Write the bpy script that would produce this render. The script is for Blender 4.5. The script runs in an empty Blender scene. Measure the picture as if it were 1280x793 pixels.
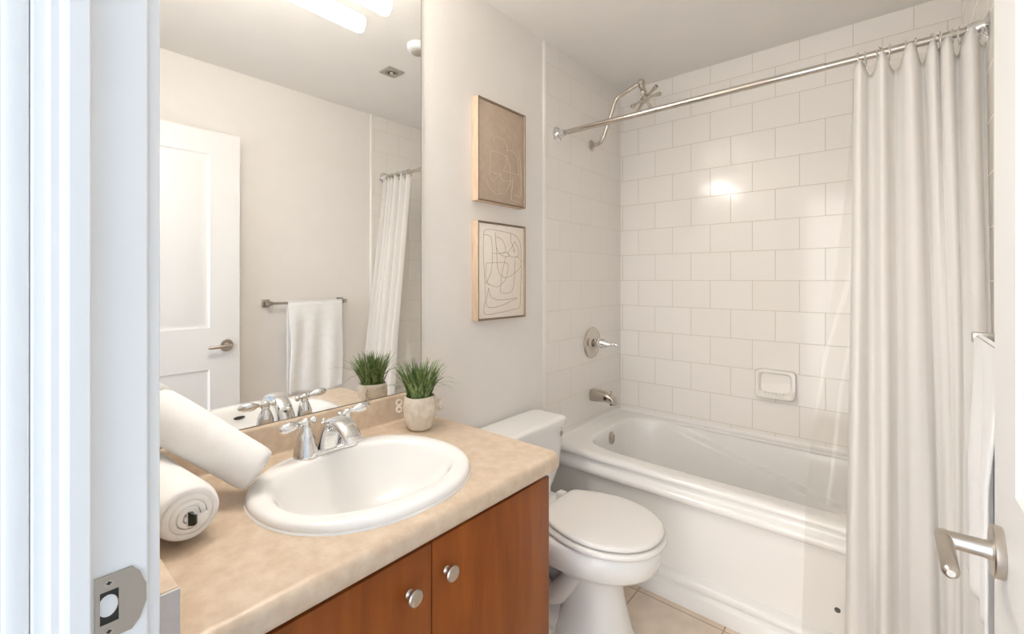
import bpy, bmesh, math, random
from mathutils import Vector, Matrix, Euler

# ------------------------------------------------------------------ camera, world, lights
sc = bpy.context.scene
PI = math.pi
YAW = math.radians(40.3)
CAM = (1.294, 0.0, 1.276)
FPX = 561.5
cd = bpy.data.cameras.new('camera'); cam = bpy.data.objects.new('camera', cd)
sc.collection.objects.link(cam)
cam.location = CAM
cam.rotation_euler = (PI / 2, 0, YAW)
cd.sensor_width = 36.0; cd.lens = 36.0 * FPX / 1280.0
cd.shift_y = -46.5 / 1280.0
cd.clip_start = 0.01
sc.camera = cam

HALL_AMBIENT = 0.60      # cool light of the hall all around the doorway
HALL_FILL = 3.6        # added fill glow in the world, straight behind the doorway, brightens the room
TUBE_STRENGTH = 42.0
world = bpy.data.worlds.new('hall_daylight_and_fill'); sc.world = world
world.use_nodes = True
bg = world.node_tree.nodes['Background']
wn = world.node_tree.nodes; wl = world.node_tree.links
wt = wn.new('ShaderNodeTexCoord'); wd = wn.new('ShaderNodeVectorMath'); wd.operation = 'DOT_PRODUCT'
wd.inputs[1].default_value = (0.0, -0.995, 0.10)
wl.new(wt.outputs['Generated'], wd.inputs[0])
wm = wn.new('ShaderNodeMath'); wm.operation = 'MAXIMUM'; wm.inputs[1].default_value = 0.0; wl.new(wd.outputs['Value'], wm.inputs[0])
wp = wn.new('ShaderNodeMath'); wp.operation = 'POWER'; wp.inputs[1].default_value = 5.0; wl.new(wm.outputs[0], wp.inputs[0])
ws = wn.new('ShaderNodeMath'); ws.operation = 'MULTIPLY_ADD'; ws.inputs[1].default_value = HALL_FILL; ws.inputs[2].default_value = HALL_AMBIENT
wl.new(wp.outputs[0], ws.inputs[0]); wl.new(ws.outputs[0], bg.inputs[1])
wc = wn.new('ShaderNodeMixRGB'); wc.inputs[1].default_value = (0.62, 0.80, 1.0, 1); wc.inputs[2].default_value = (1.0, 0.97, 0.93, 1)
wl.new(wp.outputs[0], wc.inputs[0]); wl.new(wc.outputs[0], bg.inputs[0])
vs = sc.view_settings
vs.view_transform = 'Standard'; vs.look = 'None'; vs.gamma = 1.0
vs.use_curve_mapping = False
vs.exposure = 0.34

# ------------------------------------------------------------------ helpers
COL = sc.collection
W, D, H = 1.512, 2.563, 2.437      # room width, depth, height
YD = 0.12                           # inner face of the door wall

def lin(r, g, b):
    f = lambda v: (v / 255 / 12.92) if v / 255 <= 0.04045 else ((v / 255 + 0.055) / 1.055) ** 2.4
    return (f(r), f(g), f(b), 1)

def mat(name, col, rough=0.5, metal=0.0, spec=0.5, coat=0.0, trans=0.0, emit=None, es=0.0):
    m = bpy.data.materials.new(name); m.use_nodes = True
    b = m.node_tree.nodes['Principled BSDF']
    b.inputs['Base Color'].default_value = col
    b.inputs['Roughness'].default_value = rough
    b.inputs['Metallic'].default_value = metal
    b.inputs['Specular IOR Level'].default_value = spec
    b.inputs['Coat Weight'].default_value = coat
    b.inputs['Coat Roughness'].default_value = 0.08
    b.inputs['Transmission Weight'].default_value = trans
    if emit:
        b.inputs['Emission Color'].default_value = emit
        b.inputs['Emission Strength'].default_value = es
    return m

def bsdf(m): return m.node_tree.nodes['Principled BSDF']

def noisy(m, c1, c2, scale=8.0, detail=4.0, lo=0.35, hi=0.65, stretch=(1, 1, 1), bump=0.0, rough=0.6, bscale=None):
    nt = m.node_tree; n = nt.nodes; L = nt.links
    tc = n.new('ShaderNodeTexCoord'); mp = n.new('ShaderNodeMapping')
    mp.inputs['Scale'].default_value = stretch
    L.new(tc.outputs['Object'], mp.inputs['Vector'])
    no = n.new('ShaderNodeTexNoise'); no.inputs['Scale'].default_value = scale
    no.inputs['Detail'].default_value = detail; no.inputs['Roughness'].default_value = rough
    L.new(mp.outputs[0], no.inputs['Vector'])
    cr = n.new('ShaderNodeValToRGB')
    cr.color_ramp.elements[0].position = lo; cr.color_ramp.elements[0].color = c1
    cr.color_ramp.elements[1].position = hi; cr.color_ramp.elements[1].color = c2
    L.new(no.outputs['Fac'], cr.inputs[0])
    L.new(cr.outputs[0], bsdf(m).inputs['Base Color'])
    if bump:
        src = no
        if bscale:
            src = n.new('ShaderNodeTexNoise'); src.inputs['Scale'].default_value = bscale
            src.inputs['Detail'].default_value = 3
            L.new(mp.outputs[0], src.inputs['Vector'])
        bp = n.new('ShaderNodeBump'); bp.inputs['Strength'].default_value = bump
        bp.inputs['Distance'].default_value = 0.002
        L.new(src.outputs['Fac'], bp.inputs['Height']); L.new(bp.outputs[0], bsdf(m).inputs['Normal'])
    return m

def tile_mat(name, axis, x0, z0, bw, rh, c1, c2, cm, mortar=0.0016, rough=0.12, offset=0.5, bump=0.5):
    m = mat(name, c1, rough, spec=0.5)
    nt = m.node_tree; n = nt.nodes; L = nt.links
    tc = n.new('ShaderNodeTexCoord')
    sp = n.new('ShaderNodeSeparateXYZ'); L.new(tc.outputs['Object'], sp.inputs[0])
    a1 = n.new('ShaderNodeMath'); a1.operation = 'SUBTRACT'; a1.inputs[1].default_value = x0
    a2 = n.new('ShaderNodeMath'); a2.operation = 'SUBTRACT'; a2.inputs[1].default_value = z0
    L.new(sp.outputs[axis[0]], a1.inputs[0]); L.new(sp.outputs[axis[1]], a2.inputs[0])
    cb = n.new('ShaderNodeCombineXYZ'); L.new(a1.outputs[0], cb.inputs[0]); L.new(a2.outputs[0], cb.inputs[1])
    br = n.new('ShaderNodeTexBrick')
    br.offset = offset; br.offset_frequency = 2; br.squash = 1.0
    br.inputs['Color1'].default_value = c1; br.inputs['Color2'].default_value = c2
    br.inputs['Mortar'].default_value = cm
    br.inputs['Scale'].default_value = 1.0; br.inputs['Mortar Size'].default_value = mortar
    br.inputs['Mortar Smooth'].default_value = 0.3; br.inputs['Bias'].default_value = 0.0
    br.inputs['Brick Width'].default_value = bw; br.inputs['Row Height'].default_value = rh
    L.new(cb.outputs[0], br.inputs['Vector'])
    L.new(br.outputs['Color'], bsdf(m).inputs['Base Color'])
    rr = n.new('ShaderNodeMapRange'); rr.inputs['To Min'].default_value = rough; rr.inputs['To Max'].default_value = 0.7
    L.new(br.outputs['Fac'], rr.inputs[0]); L.new(rr.outputs[0], bsdf(m).inputs['Roughness'])
    no = n.new('ShaderNodeTexNoise'); no.inputs['Scale'].default_value = 9; L.new(tc.outputs['Object'], no.inputs['Vector'])
    sb = n.new('ShaderNodeMath'); sb.operation = 'MULTIPLY_ADD'; sb.inputs[1].default_value = -1.0
    mm = n.new('ShaderNodeMath'); mm.operation = 'MULTIPLY'; mm.inputs[1].default_value = 0.35
    L.new(no.outputs['Fac'], mm.inputs[0]); L.new(br.outputs['Fac'], sb.inputs[0]); L.new(mm.outputs[0], sb.inputs[2])
    bp = n.new('ShaderNodeBump'); bp.inputs['Strength'].default_value = bump; bp.inputs['Distance'].default_value = 0.0015
    L.new(sb.outputs[0], bp.inputs['Height']); L.new(bp.outputs[0], bsdf(m).inputs['Normal'])
    return m

# ---- geometry into a bmesh
def new(): return bmesh.new()

def box(bm, x0, x1, y0, y1, z0, z1, bev=0.0, seg=2):
    t = bmesh.new()
    bmesh.ops.create_cube(t, size=1.0)
    for v in t.verts:
        v.co = Vector((x0 + (v.co.x + .5) * (x1 - x0), y0 + (v.co.y + .5) * (y1 - y0), z0 + (v.co.z + .5) * (z1 - z0)))
    if bev:
        bmesh.ops.bevel(t, geom=list(t.edges), offset=bev, segments=seg, profile=0.5, affect='EDGES', clamp_overlap=True)
    join(bm, t); return bm

def join(bm, t):
    t.verts.index_update()
    vm = [bm.verts.new(v.co) for v in t.verts]
    for f in t.faces:
        try: bm.faces.new([vm[v.index] for v in f.verts])
        except ValueError: pass
    t.free()

def loft(bm, loops, cap0=True, cap1=True, closed=True):
    rows = [[bm.verts.new(Vector(p)) for p in lp] for lp in loops]
    n = len(rows[0])
    for a, b in zip(rows, rows[1:]):
        for i in range(n if closed else n - 1):
            j = (i + 1) % n
            bm.faces.new((a[i], a[j], b[j], b[i]))
    if cap0: bm.faces.new(list(reversed(rows[0])))
    if cap1: bm.faces.new(rows[-1])
    return rows

def frame_of(d):
    d = Vector(d).normalized()
    up = Vector((0, 0, 1)) if abs(d.z) < 0.95 else Vector((1, 0, 0))
    a = d.cross(up).normalized(); b = a.cross(d).normalized()
    return d, a, b

def lathe(bm, prof, base, axis=(0, 0, 1), n=32, cap0=True, cap1=True, sx=1.0, sy=1.0):
    d, a, b = frame_of(axis); base = Vector(base)
    loops = []
    for r, h in prof:
        loops.append([base + d * h + (a * math.cos(2 * PI * k / n) * sx + b * math.sin(2 * PI * k / n) * sy) * r for k in range(n)])
    loft(bm, loops, cap0, cap1); return bm

def smooth_path(pts, k=6):
    P = [Vector(p) for p in pts]; out = []
    for i in range(len(P) - 1):
        p0 = P[max(i - 1, 0)]; p1 = P[i]; p2 = P[i + 1]; p3 = P[min(i + 2, len(P) - 1)]
        for s in range(k):
            t = s / k
            out.append(0.5 * ((2 * p1) + (p2 - p0) * t + (2 * p0 - 5 * p1 + 4 * p2 - p3) * t * t + (3 * p1 - p0 - 3 * p2 + p3) * t ** 3))
    out.append(P[-1]); return out

def tube(bm, pts, r, n=12, caps=True, sq=1.0):
    P = [Vector(p) for p in pts]
    R = r if isinstance(r, (list, tuple)) else [r] * len(P)
    loops = []; prev = None
    for i, p in enumerate(P):
        t = (P[min(i + 1, len(P) - 1)] - P[max(i - 1, 0)]).normalized()
        if prev is None: _, a, b = frame_of(t)
        else:
            a = (prev - t * prev.dot(t)).normalized(); b = a.cross(t).normalized()
        prev = a
        loops.append([p + (a * math.cos(2 * PI * k / n) + b * math.sin(2 * PI * k / n) * sq) * R[i] for k in range(n)])
    loft(bm, loops, caps, caps); return bm

def extrude_profile(bm, pts, axis, a0, a1):
    # pts: 2D polygon in the two other axes, in order
    def p3(p, a):
        if axis == 'x': return (a, p[0], p[1])
        if axis == 'y': return (p[0], a, p[1])
        return (p[0], p[1], a)
    loft(bm, [[p3(p, a0) for p in pts], [p3(p, a1) for p in pts]]); return bm

def sphere(bm, c, r, s=(1, 1, 1), nu=20, nv=12):
    t = bmesh.new(); bmesh.ops.create_uvsphere(t, u_segments=nu, v_segments=nv, radius=r)
    for v in t.verts: v.co = Vector((v.co.x * s[0] + c[0], v.co.y * s[1] + c[1], v.co.z * s[2] + c[2]))
    join(bm, t); return bm

def interp(keys, t):
    # keys: list of tuples (t, v1, v2 ..), sorted
    if t <= keys[0][0]: return keys[0][1:]
    for a, b in zip(keys, keys[1:]):
        if t <= b[0]:
            f = (t - a[0]) / (b[0] - a[0])
            return tuple(p + (q - p) * f for p, q in zip(a[1:], b[1:]))
    return keys[-1][1:]

def mk(name, bm, m, parent=None, origin=None, sharp=40, flat=False):
    bmesh.ops.recalc_face_normals(bm, faces=list(bm.faces))
    if origin is None:
        if parent is not None: origin = Vector((0, 0, 0))
        else:
            xs = [v.co for v in bm.verts]
            origin = Vector(((min(v.x for v in xs) + max(v.x for v in xs)) / 2, (min(v.y for v in xs) + max(v.y for v in xs)) / 2, min(v.z for v in xs)))
    origin = Vector(origin)
    pw = world_loc(parent) if parent is not None else Vector((0, 0, 0))
    off = pw if parent is not None else origin
    for v in bm.verts: v.co -= off
    me = bpy.data.meshes.new(name); bm.to_mesh(me); bm.free()
    if not flat:
        for p in me.polygons: p.use_smooth = True
        me.set_sharp_from_angle(angle=math.radians(sharp))
    if m: me.materials.append(m)
    o = bpy.data.objects.new(name, me); COL.objects.link(o)
    if parent is not None: o.parent = parent
    else: o.location = origin
    return o

def world_loc(o):
    v = Vector((0, 0, 0))
    while o is not None: v += o.location; o = o.parent
    return v

def thing(name, loc, label, cat, group=None):
    o = bpy.data.objects.new(name, None); COL.objects.link(o); o.location = loc
    o.empty_display_size = 0.1
    tag(o, label, cat, group); return o

def tag(o, label, cat, group=None):
    o['label'] = label; o['category'] = cat
    if group: o['group'] = group
    return o

def struct(o): o['kind'] = 'structure'; return o

# the setting keeps its origin at the world origin so that its tiles line up
def smk(name, bm, m, parent=None, **k): 
    o = mk(name, bm, m, parent, origin=(0, 0, 0), **k)
    if parent is None: struct(o)
    return o

# ------------------------------------------------------------------ materials
M_wall = noisy(mat('warm_white_paint', lin(246, 241, 235), 0.55), lin(245, 240, 234), lin(247, 242, 236), 6, bump=0.06, bscale=180)
M_ceil = noisy(mat('ceiling_paint', lin(247, 243, 237), 0.7), lin(246, 242, 236), lin(248, 244, 238), 5, bump=0.08, bscale=160)
M_trim = mat('white_gloss_trim', lin(248, 248, 248), 0.32)
M_doorp = mat('white_door_paint', lin(242, 240, 237), 0.35)
TC = dict(bw=0.206, rh=0.1522, c1=lin(247, 241, 234), c2=lin(248, 243, 236), cm=lin(217, 206, 193))
Z0 = 1.425 - 10 * 0.1522
M_tileB = tile_mat('white_wall_tile_back', (0, 2), 0.744 - 3.5 * 0.206, Z0, **TC)
M_tileA = tile_mat('white_wall_tile_side', (1, 2), 2.2 - 10 * 0.206, Z0, **{**TC, 'cm': lin(228, 218, 206)}, bump=0.3)
M_caulk = mat('white_tile_edge', lin(244, 239, 232), 0.2)
M_floor = tile_mat('beige_floor_tile', (0, 1), 0.495, 0.42, 0.33, 0.33, lin(240, 222, 202), lin(235, 216, 195), lin(190, 168, 146), mortar=0.003, rough=0.3, offset=0.0, bump=0.4)
def _mottle(m, amt, scale):
    nt = m.node_tree; n = nt.nodes; L = nt.links
    bc = bsdf(m).inputs['Base Color']; src = bc.links[0].from_socket
    no = n.new('ShaderNodeTexNoise'); no.inputs['Scale'].default_value = scale; no.inputs['Detail'].default_value = 6
    tc = n.new('ShaderNodeTexCoord'); L.new(tc.outputs['Object'], no.inputs['Vector'])
    mr = n.new('ShaderNodeMapRange'); mr.inputs['From Min'].default_value = .3; mr.inputs['From Max'].default_value = .7
    mr.inputs['To Min'].default_value = 1 - amt; mr.inputs['To Max'].default_value = 1 + amt
    L.new(no.outputs['Fac'], mr.inputs[0])
    mx = n.new('ShaderNodeVectorMath'); mx.operation = 'SCALE'
    L.new(src, mx.inputs[0]); L.new(mr.outputs[0], mx.inputs['Scale']); L.new(mx.outputs[0], bc)
_mottle(M_floor, 0.10, 9)
M_porc = mat('white_porcelain', lin(248, 246, 243), 0.12, spec=0.55)
M_acryl = mat('white_tub_enamel', lin(248, 245, 241), 0.16, spec=0.5)
M_plast = mat('white_seat_plastic', lin(245, 241, 236), 0.22)
M_chrome = mat('polished_chrome', (0.82, 0.82, 0.82, 1), 0.07, 1.0)
M_satin = mat('satin_chrome', lin(205, 198, 190), 0.16, 1.0)
M_nickel = mat('brushed_nickel', lin(196, 188, 178), 0.3, 1.0)
M_steel = mat('satin_steel', lin(186, 180, 170), 0.34, 1.0)
M_spout = mat('dull_chrome', lin(190, 182, 172), 0.22, 1.0)
M_dark = mat('dark_hole', (0.03, 0.027, 0.02, 1), 0.6)
M_mirror = mat('silvered_mirror', (0.93, 0.935, 0.93, 1), 0.0, 1.0)
M_medge = mat('mirror_edge', lin(105, 98, 86), 0.4)
M_count = noisy(mat('beige_laminate', lin(222, 198, 168), 0.32, spec=0.45), lin(205, 182, 157), lin(220, 201, 179), 30, 7, 0.36, 0.66)
M_grey = noisy(mat('raw_grey_end', lin(205, 200, 200), 0.6), lin(200, 195, 195), lin(210, 206, 206), 30)
M_linen = mat('white_towel_cloth', lin(250, 248, 246), 0.9, spec=0.1)
bsdf(M_linen).inputs['Sheen Weight'].default_value = 0.3
noisy(M_linen, lin(248, 246, 244), lin(252, 251, 249), 30, bump=0.35, bscale=420)
M_curt = noisy(mat('white_curtain_cloth', lin(244, 240, 234), 0.85, spec=0.15), lin(250, 247, 243), lin(252, 249, 246), 20, bump=0.12, bscale=300)
def _thin(m, f):
    nt = m.node_tree; n = nt.nodes; L = nt.links; out = n['Material Output']; b = bsdf(m)
    tl = n.new('ShaderNodeBsdfTranslucent'); tl.inputs[0].default_value = lin(251, 248, 244)
    mx = n.new('ShaderNodeMixShader'); mx.inputs[0].default_value = f
    L.new(b.outputs[0], mx.inputs[1]); L.new(tl.outputs[0], mx.inputs[2]); L.new(mx.outputs[0], out.inputs[0])
_thin(M_curt, 0.4)
M_pot = noisy(mat('stone_ceramic', lin(232, 220, 204), 0.75, spec=0.2), lin(214, 198, 178), lin(238, 227, 212), 34, 6, 0.3, 0.58, bump=0.3)
M_soil = mat('dark_soil', lin(52, 38, 26), 0.9)
M_frame = noisy(mat('pale_oak', lin(214, 184, 150), 0.55), lin(208, 180, 150), lin(226, 202, 176), 12, 5, 0.35, 0.65, (8, 8, 1))
M_frame2 = mat('frame_front_edge', lin(138, 120, 98), 0.5)
M_can1 = noisy(mat('taupe_canvas', lin(181, 158, 136), 0.85, spec=0.1), lin(196, 175, 155), lin(203, 183, 163), 40, bump=0.3, bscale=500)
M_can2 = noisy(mat('cream_canvas', lin(232, 214, 192), 0.85, spec=0.1), lin(249, 238, 223), lin(252, 243, 230), 40, bump=0.3, bscale=500)
M_ln1 = mat('pale_line_paint', lin(224, 207, 189), 0.8)
M_ln2 = mat('grey_line_ink', lin(172, 156, 136), 0.8)
M_tube = mat('lit_lamp_diffuser', (1, 1, 1, 1), 0.4, emit=(1.0, 0.95, 0.89, 1), es=TUBE_STRENGTH)
M_bulb = mat('unlit_bulb_glass', (0.75, 0.72, 0.62, 1), 0.08, 0.9)
M_dl = mat('grey_lamp_trim', lin(186, 178, 168), 0.4, 0.4)
M_label = mat('black_care_label', lin(38, 42, 30), 0.7)

def wood_mat():
    m = mat('cherry_veneer', lin(135, 70, 30), 0.35, spec=0.3)
    nt = m.node_tree; n = nt.nodes; L = nt.links
    tc = n.new('ShaderNodeTexCoord'); mp = n.new('ShaderNodeMapping'); mp.inputs['Scale'].default_value = (9, 9, 1.3)
    L.new(tc.outputs['Object'], mp.inputs['Vector'])
    n1 = n.new('ShaderNodeTexNoise'); n1.inputs['Scale'].default_value = 2.2; n1.inputs['Detail'].default_value = 7; n1.inputs['Distortion'].default_value = 0.6
    L.new(mp.outputs[0], n1.inputs['Vector'])
    mp2 = n.new('ShaderNodeMapping'); mp2.inputs['Scale'].default_value = (160, 160, 6)
    L.new(tc.outputs['Object'], mp2.inputs['Vector'])
    n2 = n.new('ShaderNodeTexNoise'); n2.inputs['Scale'].default_value = 2.0; n2.inputs['Detail'].default_value = 3
    L.new(mp2.outputs[0], n2.inputs['Vector'])
    cr = n.new('ShaderNodeValToRGB')
    e = cr.color_ramp.elements
    e[0].position = 0.28; e[0].color = lin(128, 66, 20)
    e[1].position = 0.72; e[1].color = lin(158, 88, 34)
    x = e.new(0.5); x.color = lin(144, 76, 26)
    ad = n.new('ShaderNodeMath'); ad.operation = 'MULTIPLY_ADD'; ad.inputs[1].default_value = 0.28
    L.new(n2.outputs['Fac'], ad.inputs[0])
    sb = n.new('ShaderNodeMath'); sb.operation = 'SUBTRACT'; sb.inputs[1].default_value = 0.14
    L.new(n1.outputs['Fac'], sb.inputs[0]); L.new(sb.outputs[0], ad.inputs[2])
    L.new(ad.outputs[0], cr.inputs[0]); L.new(cr.outputs[0], bsdf(m).inputs['Base Color'])
    return m
M_wood = wood_mat()
M_woodd = mat('cabinet_carcass', lin(92, 40, 18), 0.5)

def leaf_mat():
    m = mat('grass_green', lin(104, 128, 70), 0.45)
    nt = m.node_tree; n = nt.nodes; L = nt.links
    tc = n.new('ShaderNodeTexCoord'); no = n.new('ShaderNodeTexNoise'); no.inputs['Scale'].default_value = 90
    L.new(tc.outputs['Object'], no.inputs['Vector'])
    cr = n.new('ShaderNodeValToRGB'); e = cr.color_ramp.elements
    e[0].position = .3; e[0].color = lin(80, 104, 48); e[1].position = .7; e[1].color = lin(146, 166, 106)
    L.new(no.outputs['Fac'], cr.inputs[0]); L.new(cr.outputs[0], bsdf(m).inputs['Base Color'])
    return m
M_leaf = leaf_mat()

def clear_mat(name, t=0.82, white=0.4):
    m = bpy.data.materials.new(name); m.use_nodes = True
    nt = m.node_tree; n = nt.nodes; L = nt.links
    n.remove(n['Principled BSDF']); out = n['Material Output']
    tr = n.new('ShaderNodeBsdfTransparent'); tr.inputs[0].default_value = (0.97, 0.965, 0.95, 1)
    df = n.new('ShaderNodeBsdfTranslucent'); df.inputs[0].default_value = (0.95, 0.93, 0.9, 1)
    dd = n.new('ShaderNodeBsdfDiffuse'); dd.inputs[0].default_value = (0.95, 0.93, 0.9, 1)
    gl = n.new('ShaderNodeBsdfGlossy'); gl.inputs['Roughness'].default_value = 0.12
    a = n.new('ShaderNodeMixShader'); a.inputs[0].default_value = 0.5; L.new(df.outputs[0], a.inputs[1]); L.new(dd.outputs[0], a.inputs[2])
    b = n.new('ShaderNodeMixShader'); b.inputs[0].default_value = white; L.new(gl.outputs[0], b.inputs[1]); L.new(a.outputs[0], b.inputs[2])
    c = n.new('ShaderNodeMixShader'); c.inputs[0].default_value = t; L.new(b.outputs[0], c.inputs[1]); L.new(tr.outputs[0], c.inputs[2])
    L.new(c.outputs[0], out.inputs[0]); return m
M_clear = clear_mat('clear_vinyl', 0.89, 0.72)
M_ring = clear_mat('clear_plastic_ring', 0.5, 0.6)

# ------------------------------------------------------------------ room shell
T = 0.12
JX0, JX1, JZ = 0.66, 1.412, 2.06
smk('floor', box(new(), -T, W + T, 0.0, D + T, -0.1, 0.0), M_floor)
smk('ceiling', box(new(), -T, W + T, 0.0, D + T, H, H + 0.1), M_ceil)
smk('wall_left', box(new(), -T, 0, 0.03, D + T, 0, H), M_wall)
smk('wall_right', box(new(), W, W + T, 0.03, D + T, 0, H), M_wall)
smk('wall_back', box(new(), 0, W, D, D + T, 0, H), M_wall)
wf = new()
box(wf, 0, JX0 - 0.02, 0.03, YD, 0, H); box(wf, JX1 + 0.02, W, 0.03, YD, 0, H); box(wf, JX0 - 0.02, JX1 + 0.02, 0.03, YD, JZ + 0.02, H)
smk('wall_front', wf, M_wall)
TY = 1.766
smk('wall_tile_left', box(new(), 0.0, 0.008, TY, D, 0.47, H), M_tileA)
smk('wall_tile_right', box(new(), W - 0.008, W, TY, D, 0.47, H), M_tileA)
smk('wall_tile_back', box(new(), 0.008, W - 0.008, D - 0.008, D, 0.47, H), M_tileB)

def bullnose(name, x, sgn):
    b = new()
    pts = [(x, TY - 0.012), (x + sgn * 0.005, TY - 0.010), (x + sgn * 0.0095, TY - 0.004), (x + sgn * 0.0105, TY + 0.003), (x, TY + 0.003)]
    extrude_profile(b, pts, 'z', 0.0, H)
    return smk(name, b, M_caulk)
bullnose('trim_1', 0.0, 1); bullnose('trim_2', W, -1)

# door lining with stop and casings
def jamb(name, xf, sg):
    b = new()
    box(b, min(xf, xf - sg * 0.02), max(xf, xf - sg * 0.02), 0.03, YD, 0, JZ, 0.002)
    # moulded stop
    pts = [(xf, 0.040), (xf + sg * 0.005, 0.0405), (xf + sg * 0.008, 0.043), (xf + sg * 0.0085, 0.049), (xf + sg * 0.011, 0.052), (xf + sg * 0.0125, 0.056), (xf + sg * 0.0125, 0.0705), (xf + sg * 0.0115, 0.0715), (xf, 0.0715)]
    extrude_profile(b, pts, 'z', 0, JZ - 0.001)
    jo = smk(name, b, M_trim, sharp=12); b = new()
    # outer casing
    xs = sorted((xf - sg * 0.0015, xf - sg * 0.066))
    box(b, xs[0], xs[1], 0.012, 0.03, 0, JZ + 0.06, 0.004)
    # inner casing
    xs = sorted((xf - sg * 0.006, xf - sg * 0.046))
    box(b, xs[0], xs[1], YD, YD + 0.012, 0, JZ + 0.045, 0.003)
    smk('casing', b, M_trim, jo)
    return jo
tj = jamb('trim_3', JX0, 1)
jamb('trim_4', JX1, -1)
hb = new(); box(hb, JX0, JX1, 0.03, YD, JZ, JZ + 0.02, 0.002); box(hb, JX0, JX1, 0.04, 0.0715, JZ - 0.012, JZ, 0.002)
box(hb, JX0 - 0.006, JX1 + 0.006, 0.012, 0.03, JZ + 0.006, JZ + 0.066, 0.004); box(hb, JX0 - 0.006, JX1 + 0.006, YD, YD + 0.012, JZ + 0.006, JZ + 0.045, 0.003)
smk('trim_5', hb, M_trim)

# strike plate with a latch hole, let into the left jamb
def strike():
    x = JX0; y0, y1 = 0.0755, 0.1185; zc = 0.930; hh = 0.034
    b = new()
    prof = []
    out = [(y0, zc - hh), (y1 - 0.013, zc - hh), (y1 - 0.006, zc - hh + 0.009), (y1 - 0.001, zc - hh + 0.024), (y1 - 0.001, zc + hh - 0.024), (y1 - 0.006, zc + hh - 0.009), (y1 - 0.013, zc + hh), (y0, zc + hh)]
    hole = [(y0 + 0.004, zc - 0.017), (y0 + 0.019, zc - 0.017), (y0 + 0.019, zc + 0.0), (y0 + 0.019, zc + 0.0), (y0 + 0.019, zc + 0.017), (y0 + 0.019, zc + 0.017), (y0 + 0.012, zc + 0.017), (y0 + 0.004, zc + 0.017)]
    hole = [(y0 + 0.004, zc - 0.017), (y0 + 0.019, zc - 0.017), (y0 + 0.0191, zc - 0.010), (y0 + 0.0191, zc - 0.003), (y0 + 0.0191, zc + 0.004), (y0 + 0.0191, zc + 0.010), (y0 + 0.019, zc + 0.017), (y0 + 0.004, zc + 0.017)]
    for xx in (0,):
        rows = [[(x + 0.0004, p[0], p[1]) for p in hole], [(x + 0.0020, p[0], p[1]) for p in hole], [(x + 0.0020, p[0], p[1]) for p in out], [(x + 0.0004, p[0], p[1]) for p in out]]
        loft(b, rows, False, False)
    # bent lip running past the jamb edge
    tube(b, [(x + 0.0010, y1 - 0.0012, zc - hh + 0.024), (x + 0.0010, y1 - 0.0012, zc + hh - 0.024)], 0.0008, 8)
    # tongue in the hole
    box(b, x + 0.0005, x + 0.0019, y0 + 0.019, y0 + 0.0200, zc - 0.016, zc + 0.016)
    sp = mk('strike_plate', b, M_steel, tj); sp['label'] = 'satin steel strike plate with two screws'
    h = new(); box(h, x - 0.0005, x + 0.0006, y0 + 0.004, y0 + 0.019, zc - 0.017, zc + 0.017)
    o = mk('latch_hole', h, M_dark, sp); o['label'] = 'dark latch hole'
    p = new(); lathe(p, [(0.0115, 0.0), (0.0105, 0.0006), (0.004, 0.0009)], (x + 0.0007, y0 + 0.0105, zc + 0.001), (1, 0, 0), 24, sx=0.72)
    o = mk('paint_blob', p, M_trim, sp); o['label'] = 'white paint inside the latch hole'
    for dz in (-0.0255, 0.0255):
        s = new(); lathe(s, [(0.0042, 0.0), (0.0040, 0.0009), (0.0018, 0.0010)], (x + 0.0018, y0 + 0.011, zc + dz), (1, 0, 0), 20)
        so = mk('screw', s, M_nickel, sp)
        c = new(); box(c, x + 0.0027, x + 0.0031, y0 + 0.0088, y0 + 0.0132, zc + dz - 0.0007, zc + dz + 0.0007); join2 = c
        box(c, x + 0.0027, x + 0.0031, y0 + 0.0103, y0 + 0.0117, zc + dz - 0.002, zc + dz + 0.002)
        mk('screw_slot', c, M_dark, sp)
strike()

# baseboards
smk('baseboard_left', box(new(), 0, 0.012, 1.03, 1.752, 0, 0.09, 0.003), M_trim)
smk('baseboard_right', box(new(), W - 0.012, W, YD + 0.012, 1.752, 0, 0.09, 0.003), M_trim)

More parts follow.
